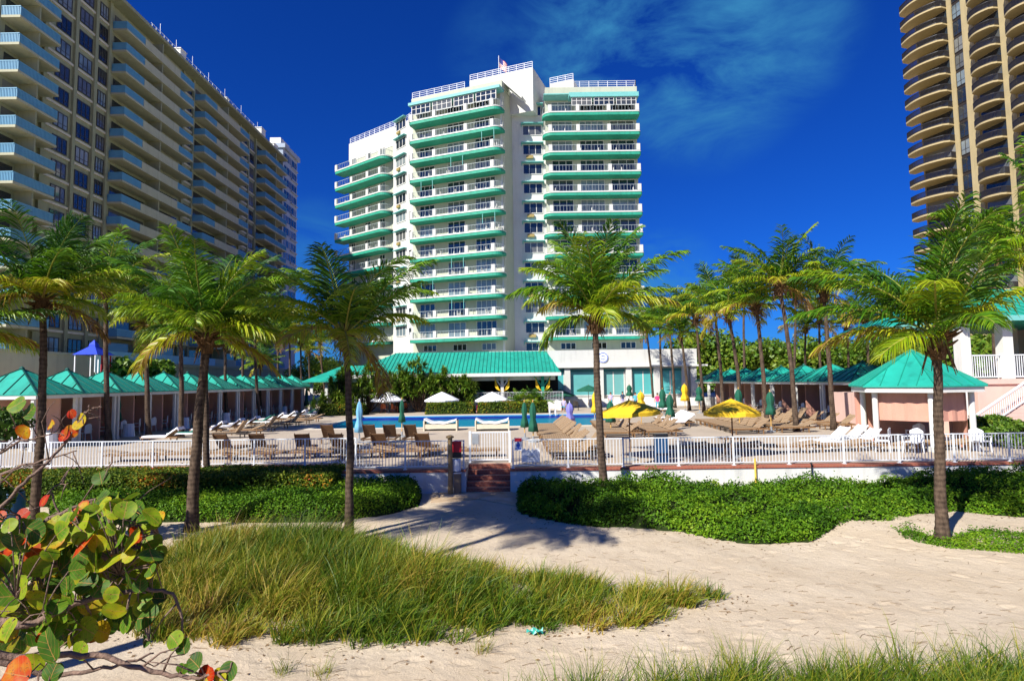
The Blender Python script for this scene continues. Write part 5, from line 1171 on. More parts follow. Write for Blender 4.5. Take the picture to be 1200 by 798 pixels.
# white plastic chairs
def chair(x, y, rz, label, group, m_=WHITEP):
    th = thing('plastic_chair', (0, 0, 0), label, 'chair', group); m = MB(); m.box(-.24, .24, -.23, .23, .42, .46); build('seat', m, m_, th)
    m = MB(); g = [[(-.27 + .02 * abs(j - 3), -.26 + .087 * j, .46 + .50 * i / 5 * (1 - .04 * abs(j - 3) ** 1.6 * (i / 5))) for j in range(7)] for i in range(6)]; m.grid(g); m.grid([[(a_ - .025, b_, c_) for a_, b_, c_ in r_] for r_ in g]); build('backrest', m, m_, th)
    for sx_ in (-.22, .22):
        for sy_ in (-.21, .21): m = MB(); m.tube([(sx_, sy_, .42), (sx_ * 1.15, sy_ * 1.15, 0)], .022, 6); build('leg', m, m_, th)
    for sy_ in (-.27, .27): m = MB(); m.box(-.25, .2, sy_ - .025, sy_ + .025, .62, .65); m.box(.17, .2, sy_ - .02, sy_ + .02, .4, .619); build('armrest', m, m_, th)
    th.location = (x, y, 0); th.rotation_euler = (0, 0, rz); return th
ch0 = chair(15.4, 22.6, R(200), 'white plastic armchair behind the fence before the six sided cabana', 'white plastic chairs')
for i, (x, y, rz, lb) in enumerate(((14.6, 23.2, 150, 'white plastic armchair beside a post of the six sided cabana'), (18.0, 22.6, 20, 'white plastic armchair right of the large palm trunk, behind the fence'), (17.3, 25.2, 90, 'white plastic armchair inside the six sided cabana'))): dup(ch0, (x, y, 0), R(rz), lb, 'white plastic chairs')
for k in range(12):
    for s in (0, 1): dup(ch0, (XC - 1.2 + .15 * s, LROW[k] - .7 + 1.3 * s, 0), R(180 if s else -150), f'white plastic armchair {("on the near", "on the far")[s]} side inside the {ORD[k]} cabana of the left row', 'white plastic chairs in the left cabanas')
for k in range(8): dup(ch0, (XR + 1.2, RROW[k], 0), R(180), f'white plastic armchair inside the {ORD[k]} small cabana of the right row', 'white plastic chairs in the right cabanas')
# white clothed tables in left cabanas
for k in range(0, 13, 2):
    th = thing('side_table', (XC - .2, LROW[k] + .1, 0), f'white cloth covered table at the front of the {ORD[k]} cabana of the left row', 'table', 'cloth covered tables in the left cabanas'); m = MB(); m.lathe([(.34, .01), (.30, .4), (.28, .74), (.27, .76)], 12, th.location); build('tablecloth', m, WHITEF, th)
# round table under the right yellow parasol; brown bar stool block
c = on_y(857, 480, 22.2); th = thing('round_table', (c.x, 22.2 + .0, 0), 'brown round table round the pole of the right yellow parasol', 'table'); m = MB(); m.lathe([(.03, .7), (.5, .7), (.5, .74), (.03, .74)], 18, (c.x, 22.2, 0)); build('tabletop', m, WICK, th)
for a in range(3): m = MB(); m.bar((c.x + .4 * math.cos(a * 2.1), 22.2 + .4 * math.sin(a * 2.1), 0), (c.x + .3 * math.cos(a * 2.1), 22.2 + .3 * math.sin(a * 2.1), .7), .04); build('leg', m, WICK, th)

# chairs and tables beyond the pool
tc_ = random.Random(4)
for i, (px, py, mt, lb) in enumerate(((450, 484, TERRF, 'orange seat under the left white parasol'), (462, 484, TERRF, 'second orange seat under the left white parasol'), (473, 483, TERRF, 'orange seat between the white and green parasols'), (505, 483, RED, 'dark red seat left of the middle white parasol'), (527, 483, RED, 'dark red seat right of the middle white parasol'), (563, 483, RED, 'dark red seat left of the third white parasol'), (588, 483, BLACKM, 'dark seat right of the third white parasol'), (601, 482, WHITEP, 'white seat at the end of the hedge beyond the pool'), (700, 481, WINF, 'dark seat beyond the pool next to the centre palm'), (675, 481, WINF, 'dark seat beside the lilac parasol beyond the pool'))):
    c = gp(px, py); o = chair(c[0], c[1], tc_.uniform(0, 6), lb, 'seats beyond the pool', mt)
for i, (px, lb) in enumerate(((684, 'dark wooden picnic table left of the green parasol by the centre palm'), (455, 'round table under the left white parasol'), (577, 'round table under the third white parasol'))):
    c = gp(px, 481.5); th = thing('pool_table', (c[0] + .3, c[1] + .4, 0), lb, 'table'); th.name = 'patio_table'; m = MB(); cx_, cy_ = c[0] + .3, c[1] + .4; m.box(cx_ - .8, cx_ + .8, cy_ - .4, cy_ + .4, .70, .76); build('tabletop', m, WINF, th)
    for sx_ in (-.7, .7): m = MB(); m.box(cx_ + sx_ - .05, cx_ + sx_ + .05, cy_ - .3, cy_ + .3, 0, .698); build('leg', m, WINF, th)
# pool ladder rail and lift
c = gp(655, 500)
th = thing('pool_ladder', (on_y(652, 490, 47).x, 51.2, 0), 'white pool handrail at the far edge left of the lilac parasol', 'handrail'); x = th.location.x; m = MB()
for s in (-.25, .25): m.tube([(x + s, 51.9, 0), (x + s, 51.9, .9), (x + s, 51.6, 1.05), (x + s, 51.1, .9), (x + s, 50.95, -.3)], .035, 8)
build('rail', m, WHITEP, th); m = MB(); m.box(x - .24, x + .24, 50.95, 51.05, -.2, -.15); build('tread', m, WHITEP, th)

# ------------------------------------------------------------------ signs, post, rescue ring box
p = on_y(527.5, 560, 19.7); th = thing('timber_post', (p.x, 19.72, SAND), 'weathered round timber post standing before the wall left of the steps', 'post'); zt = on_y(527.5, 513, 19.72).z
m = MB(); m.tube([(p.x, 19.72, SAND - .1), (p.x + .01, 19.72, 0), (p.x, 19.72, zt)], [.085, .08, .078], 12); build('shaft', m, POSTW, th); m = MB(); m.lathe([(.13, 0), (.14, .05), (.06, .09)], 12, (p.x, 19.72, zt)); build('cap', m, POSTW, th)
m = MB(); m.tube([(p.x - .05, 19.62, 0.3), (p.x - .1, 19.60, .25)], .03, 6); build('tap', m, GREYM, th)
q = on_y(535.5, 560, 19.8); th = thing('utility_box', (q.x, 19.86, SAND), 'tall grey brown meter box against the wall between the timber post and steps', 'box'); m = MB(); m.box(q.x - .10, q.x + .13, 19.72, 19.97, SAND, -.09); build('case', m, mat('box_taupe', (.20, .15, .10), .7, .2, 5), th); m = MB(); m.box(q.x - .12, q.x + .15, 19.70, 19.975, -.088, -.06); build('lid', m, WALLM, th)
q = on_y(535, 530, 20.0); th = thing('rescue_station', (q.x, 19.96, 0), 'red and white rescue box with black band on the fence beside the gate', 'rescue box'); m = MB(); 
zt = on_y(535, 517, 20).z; m.box(q.x - .17, q.x + .17, 19.93, 20.03, zt - .36, zt); build('red_pouch', m, RED, th)
m = MB(); m.box(q.x - .165, q.x + .165, 19.94, 20.03, zt - .56, zt - .362)
build('black_band', m, BLACKM, th); m = MB(); m.lathe([(.16, .0), (.17, .06), (.17, .34), (.15, .40)], 14, (q.x - .01, 19.93, zt - .98)); build('white_drum', m, SIGNW, th)
# pool rules sign with red head and blue figure
q0 = on_y(602.5, 513, 19.98); q1 = on_y(612, 528, 19.98); th = thing('pool_rules_sign', (q0.x, 19.98, 0), 'small white sign with red head and blue figure on the fence', 'sign'); yy = 20.045
m = MB(); m.box(q0.x, q1.x, yy, yy + .02, q1.z, q0.z); pnl = build('panel', m, SIGNW, th)
m = MB(); m.box(q0.x + .015, q1.x - .015, yy - .006, yy - .001, q0.z - .13, q0.z - .015); build('red_head', m, RED, pnl)
m = MB(); cx_ = (q0.x + q1.x) / 2; m.T = lambda x, y, z: (cx_ + x, yy - .001 - z, q1.z + .20 + y); m.lathe([(.035, .001), (.035, .004)], 12, (0, .065, 0)); m.T = None
m.box(cx_ - .06, cx_ + .06, yy - .006, yy - .001, q1.z + .12, q1.z + .225); m.box(cx_ - .10, cx_ + .10, yy - .006, yy - .002, q1.z + .04, q1.z + .09); m.box(cx_ - .03, cx_ + .03, yy - .006, yy - .0015, q1.z + .09, q1.z + .13); build('blue_figure', m, SIGNB, pnl)
# white notice board
q0 = on_y(611, 527.5, 19.98); q1 = on_y(633, 541.5, 19.98); th = thing('notice_board', (q0.x, 19.98, 0), 'wide white notice board with grey lines of writing wired to the fence', 'sign')
m = MB(); m.box(q0.x, q1.x, yy - .005, yy + .02, q1.z, q0.z); m.box(q0.x + .05, q0.x + .08, yy + .021, yy + .03, q1.z, q0.z + .03)
for k in range(4): x = q0.x + .1 + k * (q1.x - q0.x - .2) / 3; m.box(x - .03, x + .03, yy - .004, yy + .02, q0.z + .001, q0.z + .05)
pnl = build('panel', m, SIGNW, th); m = MB(); W_ = q1.x - q0.x; rr3 = random.Random(2)
for z, a_, b_ in ((.20, .30, .72), (.155, .33, .70), (.08, .42, .60)):
    x = q0.x + W_ * a_
    while x < q0.x + W_ * b_: w = rr3.uniform(.012, .028); m.box(x, x + w, yy - .009, yy - .0055, q1.z + z, q1.z + z + .022); x += w + .008
m.box(q0.x + W_ * .47, q0.x + W_ * .53, yy - .009, yy - .0055, q0.z - .07, q0.z - .03)
build('writing', m, GREYM, pnl)
# yellow pipe on the wall
q = on_y(885, 552, 19.97); m = MB(); m.tube([(q.x, 19.95, -.75), (q.x, 19.95, .25)], .035, 8); o = build('yellow_pipe', m, mat('yellow_plastic', (.72, .50, .08), .5, .1, 5)); tag(o, 'thin upright yellow pipe against the white wall on the right', 'pipe')
q = on_y(950, 552, 19.97); m = MB(); m.tube([(q.x, 19.9, -.5), (q.x, 19.9, .06)], .02, 8); m.lathe([(.035, 0), (.035, .05)], 8, (q.x, 19.9, .04)); o = build('stake_light', m, BLACKM); tag(o, 'short thin black stake above the leafy ground cover', 'stake')
# blue barrel
q = on_z(13, 612, SAND); m = MB(); th = thing('plastic_barrel', q, 'dark blue plastic barrel behind the sea grape branches', 'barrel'); m.lathe([(.26, 0), (.29, .05), (.30, .25), (.31, .27), (.30, .3), (.31, .58), (.28, .8), (.27, .85)], 18, q); build('drum', m, mat('barrel_blue', (.01, .07, .17), .45, .15, 4), th, smooth=True); m = MB(); m.lathe([(.25, .851), (.26, .9), (.05, .93)], 18, q); build('lid', m, BLACKM, th)
# scrap of teal plastic
q = on_z(627, 742, SAND); m = MB(); g = [[(q.x - .13 + .05 * i + .01 * math.sin(j * 3), q.y - .06 + .035 * j, q.z + .035 + .03 * math.sin(i * 2.1 + j) + .02 * (j % 2)) for j in range(4)] for i in range(6)]; m.grid(g); o = build('plastic_scrap', m, mat('teal_plastic_scrap', (.05, .42, .34), .4, .2, 9)); tag(o, 'crumpled scrap of teal plastic on the sand', 'litter')
# pool deck drinks cart shadow: blue grey trash bin by the fence
q = on_y(775, 545, 20.9); th = thing('waste_bin', (q.x, 20.9, 0), 'slim dark blue waste bin behind the right fence', 'bin'); m = MB(); m.box(q.x - .2, q.x + .2, 20.7, 21.1, 0, .95); build('bin_body', m, mat('bin_blue', (.01, .06, .16), .5, .1, 4), th); m = MB(); m.box(q.x - .22, q.x + .22, 20.68, 21.12, .951, 1.03); build('lid', m, BLACKM, th)

# ------------------------------------------------------------------ people (small, beyond the pool)
def person(x, y, z, rz, shirt, trousers, skin, label, sit=False, h=1.72):
    bm_v = [(0, 0, .95), (0, 0, 1.15), (0, 0, 1.38), (0, 0, 1.5), (0, .01, 1.58), (0, .01, 1.68),
            (.10, 0, .90), (.11, .02, .50), (.12, 0, .06), (.12, -.12, .03), (-.10, 0, .90), (-.12, -.06, .50), (-.13, .03, .06), (-.13, -.09, .03),
            (.17, 0, 1.40), (.24, .03, 1.14), (.22, -.12, .92), (.21, -.17, .84), (-.17, 0, 1.40), (-.25, .02, 1.14), (-.22, -.06, .90), (-.22, -.08, .82)]
    if sit:
        bm_v = [(a, b, c - .45) for a, b, c in bm_v]
        for i, p_ in zip((7, 8, 9, 11, 12, 13), ((.12, -.42, .48), (.13, -.46, .06), (.13, -.58, .03), (-.12, -.42, .48), (-.13, -.44, .06), (-.13, -.56, .03))): bm_v[i] = p_
        bm_v[6] = (.10, 0, .47); bm_v[10] = (-.10, 0, .47); bm_v[0] = (0, 0, .5)
    ed = [(0,1),(1,2),(2,3),(3,4),(4,5),(0,6),(6,7),(7,8),(8,9),(0,10),(10,11),(11,12),(12,13),(2,14),(14,15),(15,16),(16,17),(2,18),(18,19),(19,20),(20,21)]
    rad = [.15,.14,.155,.065,.085,.085,.09,.065,.045,.035,.09,.065,.045,.035,.06,.045,.033,.04,.06,.045,.033,.04]
    me = bpy.data.meshes.new('person'); me.from_pydata(bm_v, ed, []); o = bpy.data.objects.new('person', me); COL.objects.link(o)
    sk = o.modifiers.new('skin', 'SKIN'); sk.use_smooth_shade = True; 
    if not me.skin_vertices: me.attributes
    o.modifiers.new('sub', 'SUBSURF').levels = 1; o.modifiers['sub'].render_levels = 1
    try:
        sv = me.skin_vertices[0].data
    except Exception:
        bpy.context.view_layer.objects.active = o; bpy.ops.mesh.customdata_skin_add() ; sv = me.skin_vertices[0].data
    for i, r_ in enumerate(rad): sv[i].radius = (r_, r_ * (.75 if i < 3 else 1))
    sv[0].use_root = True
    dg = bpy.context.evaluated_depsgraph_get(); ev = o.evaluated_get(dg); nm_ = bpy.data.meshes.new_from_object(ev); bpy.data.objects.remove(o)
    o = bpy.data.objects.new('person', nm_); COL.objects.link(o); nm_.materials.clear(); nm_.materials.append(skin); nm_.materials.append(shirt); nm_.materials.append(trousers)
    zs = -.45 if sit else 0
    for pl_ in nm_.polygons:
        c_ = pl_.center
        if .97 + zs < c_.z < 1.47 + zs and abs(c_.x) < .26 and (abs(c_.x) < .2 or c_.z > 1.15 + zs): pl_.material_index = 1
        elif (.45 if not sit else .38) < c_.z <= .97 + zs + (.06 if sit else 0) and abs(c_.x) < .2: pl_.material_index = 2
    o.location = (x, y, z); o.rotation_euler = (0, 0, rz); o.scale = (h / 1.75,) * 3
    tag(o, label, 'person', 'people beyond the pool')
    m = MB(); hz_ = 1.66 + zs; m.lathe([(.02, .10), (.075, .085), (.10, .03), (.095, -.03), (.07, -.07)], 10, (0, .025, hz_)); build('hair', m, mat('dark_brown_hair', (.04, .02, .012), .8, .2, 9), o, smooth=True)
    return o
SK = mat('tanned_skin', (.48, .25, .15), .6, .08, 9); SH = [mat('shirt_navy', (.03, .05, .10), .8, .1, 5), mat('shirt_lilac', (.45, .40, .62), .8, .1, 5), mat('shirt_teal', (.08, .35, .42), .8, .1, 5), mat('shirt_white', (.75, .75, .78), .8, .1, 5), mat('shirt_pink', (.72, .03, .16), .8, .1, 5)]
for (px, pb, i, lb, sit) in ((728, 478, 0, 'person in a dark shirt standing above the left yellow parasol', False), (716, 480, 1, 'person in a lilac shirt left of the dark shirted one', False), (745, 481, 2, 'person in a teal shirt right of the dark shirted one', False), (771, 483, 4, 'person in a bright pink top among the far loungers', False), (661, 482, 1, 'person in lilac sitting on a dark seat beside the lilac parasol', True), (585, 483.6, 3, 'person in a white top sitting under the third white parasol', True), (566, 483.6, 0, 'person in a dark top sitting left of the third white parasol pole', True)):
    c = gp(px, pb)
    if i < 3 and not sit: c = (c[0], min(c[1], 60))
    person(c[0], c[1], 0, tc_.uniform(-.6, .6), SH[i], SH[(i + 1) % 3], SK, lb, sit)

# ------------------------------------------------------------------ big beach palms
def P3(px, py, D_): return on_y(px, py, D_)
def gpz(px, py):
    p = on_z(px, py, SAND); p.z = float(gz(p.x, p.y)); return p
FGP = 'coconut palms on the beach side of the fence'
b_ = gpz(37, 628); palm(b_, P3(50, 352, b_.y + .3), .115, 'A', 'coconut palm at the left edge, trunk rising behind the sea grape', FGP, seed=21, nf=22, L=2.7, pairs=72, cscale=1.0)
b_ = gpz(224, 622); palm(b_, P3(243, 393, b_.y), .145, 'B', 'thick leaning coconut palm crossing the left hedge', FGP, seed=22, nf=27, L=2.95, pairs=72, yellow=.4, crown_rot=.7)
b_ = gpz(243, 562); b_ = Vector((on_y(243, 560, 20.9).x, 20.9, SAND)); palm(b_, P3(240, 380, 21.0), .115, 'C', 'slim straight palm just right of the thick leaning one, between hedge and fence', FGP, seed=23, nf=22, L=2.6, pairs=60, crown_rot=1.0)
b_ = gpz(408, 628); palm(b_, P3(404, 392, b_.y), .105, 'D2', 'coconut palm growing out of the grass left of the steps', FGP, seed=24, nf=21, L=2.7, pairs=72, yellow=.45, crown_rot=2.1)
b_ = Vector((on_y(708.5, 580, 18.9).x, 18.9, SAND)); palm(b_, P3(697, 372, 18.9), .135, 'E', 'coconut palm in the centre rising from the ground cover before the fence', FGP, seed=35, droopers=0, nf=23, L=3.3, pairs=78, yellow=.35, curve=-.04, crown_rot=.4, up_bias=8)
b_ = gpz(1104, 634); palm(b_, P3(1098, 396, b_.y), .125, 'F', 'large coconut palm on bare sand before the six sided cabana', FGP, seed=26, droopers=0, nf=20, L=3.15, pairs=78, yellow=.4, crown_rot=1.9, up_bias=6)
palm(gpz(1236, 640), P3(1240, 292, 13.6), .15, 'G', 'coconut palm cut by the right edge, only fronds showing', FGP, seed=27, nf=23, L=2.6, pairs=60, crown_rot=.2)
palm(gpz(-40, 640), P3(-52, 395, 14.4), .15, 'H', 'coconut palm cut by the left edge, only frond tips showing', FGP, seed=28, nf=23, L=2.5, pairs=60, crown_rot=.8)
# palms beside and behind the camera on the dune, whose shade falls on the path
for i, (x, y, top) in enumerate(((-8.9, 5.3, 11.0), (-11.0, 6.6, 11.0), (-10.4, -2.8, 7.2))):
    z = float(gz(x, y)); palm((x, y, z), (x + .25, y + .1, SAND + top), .15, 'D' if i == 0 else 'B', ('coconut palm standing beside the camera, its shade on the path', 'second coconut palm beside the camera, its shade before the steps', 'coconut palm behind the camera, its shade on the near sand')[i], 'palms beside the camera', crown_rot=i, cscale=(1.2, 1.2, .9)[i], seed=24 if i == 0 else 22, nf=22, L=2.75, pairs=72)

# ------------------------------------------------------------------ rows of palms along the cabanas
for v in range(4): crown_meshes(f'far{v}', seed=50 + v, nf=21, L=2.4, pairs=34, leafw=1.45, yellow=.4)
def rowpalm(i, px, pb, cxp, cyp, label, group, cs=1.0, r0=.15, ydeep=None):
    b_ = on_z(px, pb, 0) if ydeep is None else Vector((on_y(px, pb, ydeep).x, ydeep, 0))
    palm(b_, P3(cxp, cyp, b_.y), r0, f'far{i % 4}', label, group, crown_rot=i * 1.3, cscale=cs, rings=False, seed=50 + i % 4, nf=21, L=2.4, pairs=34)
GL_ = 'palms along the left cabanas'
for i, (px, pb, cx_, cy_, s, wd_) in enumerate(((127, 517, 124, 338, 1.6, 'tall dark crowned palm'), (174, 514, 170, 378, 1.25, 'palm with ragged yellow skirt'), (212, 512, 211, 385, 1.25, 'straight palm'), (266, 494, 264, 405, 1.25, 'palm'), (286, 490, 285, 398, 1.35, 'slender palm'), (306, 487, 305, 428, 1.0, 'shorter palm'), (326, 482, 325, 398, 1.45, 'palm'), (340, 481, 339, 392, 1.5, 'palm'), (353, 480, 352, 400, 1.5, 'palm'))):
    rowpalm(i, px, pb, cx_, cy_, f'{wd_}, {ORD[i]} from the fence in the row before the left cabanas', GL_, s)
rowpalm(1, 384, 478, 375, 400, 'palm behind the leaning beach palm at the left end of the pavilion', GL_, 1.5, ydeep=75); rowpalm(2, 366, 478, 362, 412, 'palm beyond the last left cabana', GL_, 1.5, ydeep=80)
rowpalm(2, 305, 478, 300, 372, 'palm rising behind the left cabana roofs', GL_, 1.4, ydeep=50)
GR_ = 'palms along the right cabanas'
for i, (px, pb, cx_, cy_, s) in enumerate(((977, 504, 965, 342, 1.5), (933, 505, 913, 335, 1.5), (899, 500, 886, 358, 1.5), (869, 494, 853, 368, 1.55), (848, 488, 836, 356, 1.6), (825, 483, 815, 372, 1.6), (808, 481, 798, 392, 1.5), (791, 478, 784, 380, 1.7), (778, 476, 773, 378, 1.6), (766, 475, 757, 384, 1.6))):
    rowpalm(i + 1, px, pb, cx_, cy_, f'{ORD[i]} palm from the fence in the leaning row before the right cabanas', GR_, s)
for i, (px, cx_, cy_, D_, s) in enumerate(((946, 944, 385, 62, 1.5), (964, 960, 372, 58, 1.6), (991, 992, 382, 60, 1.5), (1018, 1015, 376, 55, 1.5), (1047, 1046, 365, 50, 1.5), (873, 872, 330, 60, 1.5), (925, 932, 350, 56, 1.4), (1170, 1168, 300, 40, 1.5), (1130, 1128, 372, 45, 1.2))):
    rowpalm(i, px, 450, cx_, cy_, f'{ORD[i]} palm rising behind the right cabana roofs', 'palms behind the right cabanas', s, ydeep=D_)

# ------------------------------------------------------------------ trees behind
rgT = random.Random(9)
for i, (px, top, D_, rx) in enumerate(((812, 398, 88, 6), (838, 392, 84, 6.5), (868, 400, 82, 6), (895, 402, 80, 6), (925, 398, 78, 6), (955, 404, 74, 6), (985, 400, 72, 6), (1018, 404, 70, 6), (1050, 398, 66, 6), (1085, 400, 62, 6), (1122, 392, 58, 6), (1160, 398, 56, 6), (1195, 395, 54, 6))):
    p = on_y(px, top, D_); broad_tree('broadleaf_tree', (p.x, D_, 0), p.z, rx, 5200, 100 + i, f'{ORD[i]} rounded yellow green tree from the podium, behind the right cabanas', 'broadleaf trees behind the right cabanas', size=.30, lumps=22, trunk_h=.2, tone0=.62)
for i, (px, top, D_, rx) in enumerate(((775, 408, 96, 4), (365, 412, 90, 5), (384, 420, 86, 4), (152, 418, 40, 2.2), (178, 420, 42, 2.0))):
    p = on_y(px, top, D_); broad_tree('broadleaf_tree', (p.x, D_, 0), p.z, rx, 4000, 130 + i, ('small tree beyond the podium corner', 'dark tree beyond the left end of the pavilion', 'low tree beside the left end of the pavilion', 'small bright tree behind the left cabana roofs', 'second small bright tree behind the left cabana roofs')[i], 'small trees behind the buildings', size=.2, lumps=14, trunk_h=.25)
# screw pines, potted palms and hedges before the terrace
GSP = 'screw pines before the terrace'
for i, (px, top, rx) in enumerate(((402, 430, 1.4), (432, 424, 2.1), (468, 428, 1.7), (490, 418, 1.9), (520, 430, 1.5), (545, 440, 1.1))):
    p = on_y(px, top, 57.5 + .3 * i); spiky_plant('screw_pine', (p.x, 57.5 + .3 * i, 0), p.z, 30, .85, 60 + i, f'{ORD[i]} screw pine from the left in front of the terrace columns', GSP, 'tree', .62, rx, nl=60)
for i, px in enumerate((607, 622, 634)):
    p = on_y(px, 470, 54.8); palm((p.x, 54.8, 0), (p.x, 54.8, .9 + .25 * (i % 2)), .10, f'far{i}', f'{("left", "middle", "right")[i]} one of three short feathery palms before the terrace steps', 'short palms before the terrace', crown_rot=i, cscale=.62, rings=False, seed=50 + i, nf=21, L=2.4, pairs=34)
for i, (x0, x1) in enumerate(((375, 428), (500, 556), (560, 642))):
    a_, c_ = on_y(x0, 480, 54.5).x, on_y(x1, 480, 54.5).x; n_ = int((c_ - a_) * 900)
    bush_bed('hedge', [(a_, 53.6), (c_, 53.6), (c_, 55.4), (a_, 55.4)], 0.0, lambda x, y: 1.02 + .05 * fnoise(x, y, 3, 2), n_, .085, HEDGEY, 40 + i, ('trimmed yellow green hedge left of the first white parasol', 'trimmed hedge behind the middle white parasol', 'trimmed hedge below the terrace railing right of centre')[i], 'hedge', 'hedges before the terrace', square=True, edge=.3)
for i, (px, D_, H_, w_) in enumerate(((395, 55.5, 2.3, 1.4), (378, 55.5, 2.0, 1.2), (412, 55.8, 2.5, 1.3))):
    p = on_y(px, 460, D_); spiky_plant('broad_leaved_plant', (p.x, D_, 0), H_, 12, .9, 80 + i, f'{ORD[i]} light green strappy plant behind the left hedge beyond the pool', 'strappy plants beyond the pool', 'plant', .72, w_, nl=26)
# plants by the pink house
for i, (px, top, D_) in enumerate(((1150, 484, 25.4), (1168, 488, 25.0), (1185, 484, 25.2), (1145, 500, 24.2), (1178, 498, 23.9), (1196, 492, 24.4))):
    p = on_y(px, top, D_); broad_tree('leafy_shrub', (p.x, D_, 0), p.z, .75, 1400, 150 + i, f'{ORD[i]} leafy shrub of the clump below the outdoor stair', 'shrubs below the outdoor stair', size=.075, lumps=10, trunk_h=.15, r0=.04)

# ------------------------------------------------------------------ hedges and ground cover on the sand
def pw(pts): return [tuple(on_z(px, py, SAND).xy) for px, py in pts]
fr_ = pw([(608, 600), (622, 605), (655, 612), (690, 618), (740, 619), (800, 624), (850, 634), (905, 637), (950, 634), (978, 622), (1000, 616), (1050, 617), (1085, 607), (1118, 602), (1160, 606), (1300, 616)])
poly = fr_ + [(26.0, 19.6), (on_y(607, 580, 19.6).x, 19.6)]
bush_bed('ground_cover', poly, SAND, lambda x, y: np.clip(.36 + .30 * np.clip((x - 12.0) / 1.5, 0, 1) + .22 * np.clip((3.4 - np.abs(x - 3.0)) / 3, 0, 1) + .24 * fnoise(x, y, 7, 1.5) + .22 * fnoise(x, y, 4, 4.2), .04, 1.0), 130000, .040, HEDGEM, 71,
         'glossy green ground cover spreading along the wall right of the steps', 'ground cover', None, edge=.55, kind='stuff', gaps=.20)
bush_bed('creeping_ground_cover', pw([(1040, 622), (1062, 619), (1085, 630), (1110, 634), (1140, 625), (1200, 628), (1290, 634), (1290, 655), (1200, 650), (1110, 644), (1060, 634)]), SAND + .02, lambda x, y: .10 + .05 * fnoise(x, y, 9, 3), 11000, .030, HEDGEM, 72, 'thin creeping green runners on the sand round the large palm base', 'ground cover', None, edge=.3, kind='stuff', gaps=.25)
poly = pw([(60, 618), (150, 612), (235, 613), (300, 611), (400, 609), (455, 603), (487, 594), (494, 583), (486, 574), (440, 569), (250, 575), (60, 580)])
bush_bed('low_green_hedge', poly, SAND, lambda x, y: .52 + .05 * fnoise(x, y, 7, 1.6) + .10 * np.clip((x + 7) / 3, 0, 1), 62000, .038, HEDGEM, 73, 'bright green rounded hedge in front of the clipped one, ending beside the path', 'hedge', 'hedges before the left fence', edge=.5)
x1_ = on_y(396, 560, 19.4).x
bush_bed('clipped_hedge', [(-20, 18.7), (x1_, 18.6), (x1_ + .1, 20.6), (x1_, 21.2), (-20, 21.2)], SAND, lambda x, y: .86 + .03 * fnoise(x, y, 7, 1.6), 80000, .045, HEDGEY, 74, 'long square clipped hedge with yellow and red leaves before the left fence', 'hedge', 'hedges before the left fence', edge=.35, square=True)
p = on_y(5, 470, 12.5); broad_tree('leafy_shrub', (p.x - .6, 12.5, float(gz(p.x, 12.5))), p.z - SAND + .1, 1.15, 7000, 171, 'dark dense shrub at the left edge above the bare branches', None, size=.075, lumps=16, trunk_h=.2, r0=.06, tone0=.25)

# ------------------------------------------------------------------ beach grass
gpoly = pw([(150, 668), (200, 645), (250, 630), (300, 626), (432, 634), (475, 652), (540, 664), (600, 676), (680, 686), (740, 694), (800, 700), (855, 697), (842, 708), (800, 716), (740, 731), (690, 737), (640, 742), (560, 747), (480, 749), (400, 752), (320, 750), (255, 756), (190, 756), (150, 735), (140, 700)])
GP = gpoly
def gh(c):
    d = edge_dist(c[:, 0], c[:, 1], GP); return np.clip(.42 + d * .45, 0, 1) * (.85 + .45 * np.abs(np.sin(c[:, 0] * 31.7 + c[:, 1] * 17.3))) * (1 + .25 * fnoise(c[:, 0], c[:, 1], 5, 1.2))
zf_ = lambda x, y: gz(x, y) - SAND
grass('beach_grass', gpoly, SAND, 640, 80, .70, 81, 'tall yellow green beach grass filling the long bed before the path', .41, .17, .0095, zf_, (.20, .03), lambda c: .20 * fnoise(c[:, 0], c[:, 1], 11, .9) + .16 * fnoise(c[:, 0], c[:, 1], 13, 3.1), gh)
grass('near_grass', pw([(590, 840), (700, 824), (830, 806), (980, 797), (1120, 794), (1300, 790), (1420, 990), (560, 990)]), SAND, 380, 50, .62, 82, 'arching green beach grass along the bottom edge of the picture', .30, .18, .0065, zf_, (.10, .0))
rgs = np.random.default_rng(6)
pts_ = [(330, 786), (372, 792), (820, 690), (560, 760), (1040, 745), (490, 775), (640, 770), (980, 730), (880, 742)]
for i, (px, py) in enumerate(pts_[:4]):
    p = on_z(px, py, SAND); s = .12; grass('grass_tuft', [(p.x - s, p.y - s), (p.x + s, p.y - s), (p.x + s, p.y + s), (p.x - s, p.y + s)], SAND, 4, 16, .32, 90 + i, ('thin tuft of grass on the sand below the grass bed', 'second thin tuft at the bottom edge of the sand', 'tuft at the right tip of the grass bed', 'small tuft on the sand before the grass bed')[i], .4, .08, .0035, zf_)
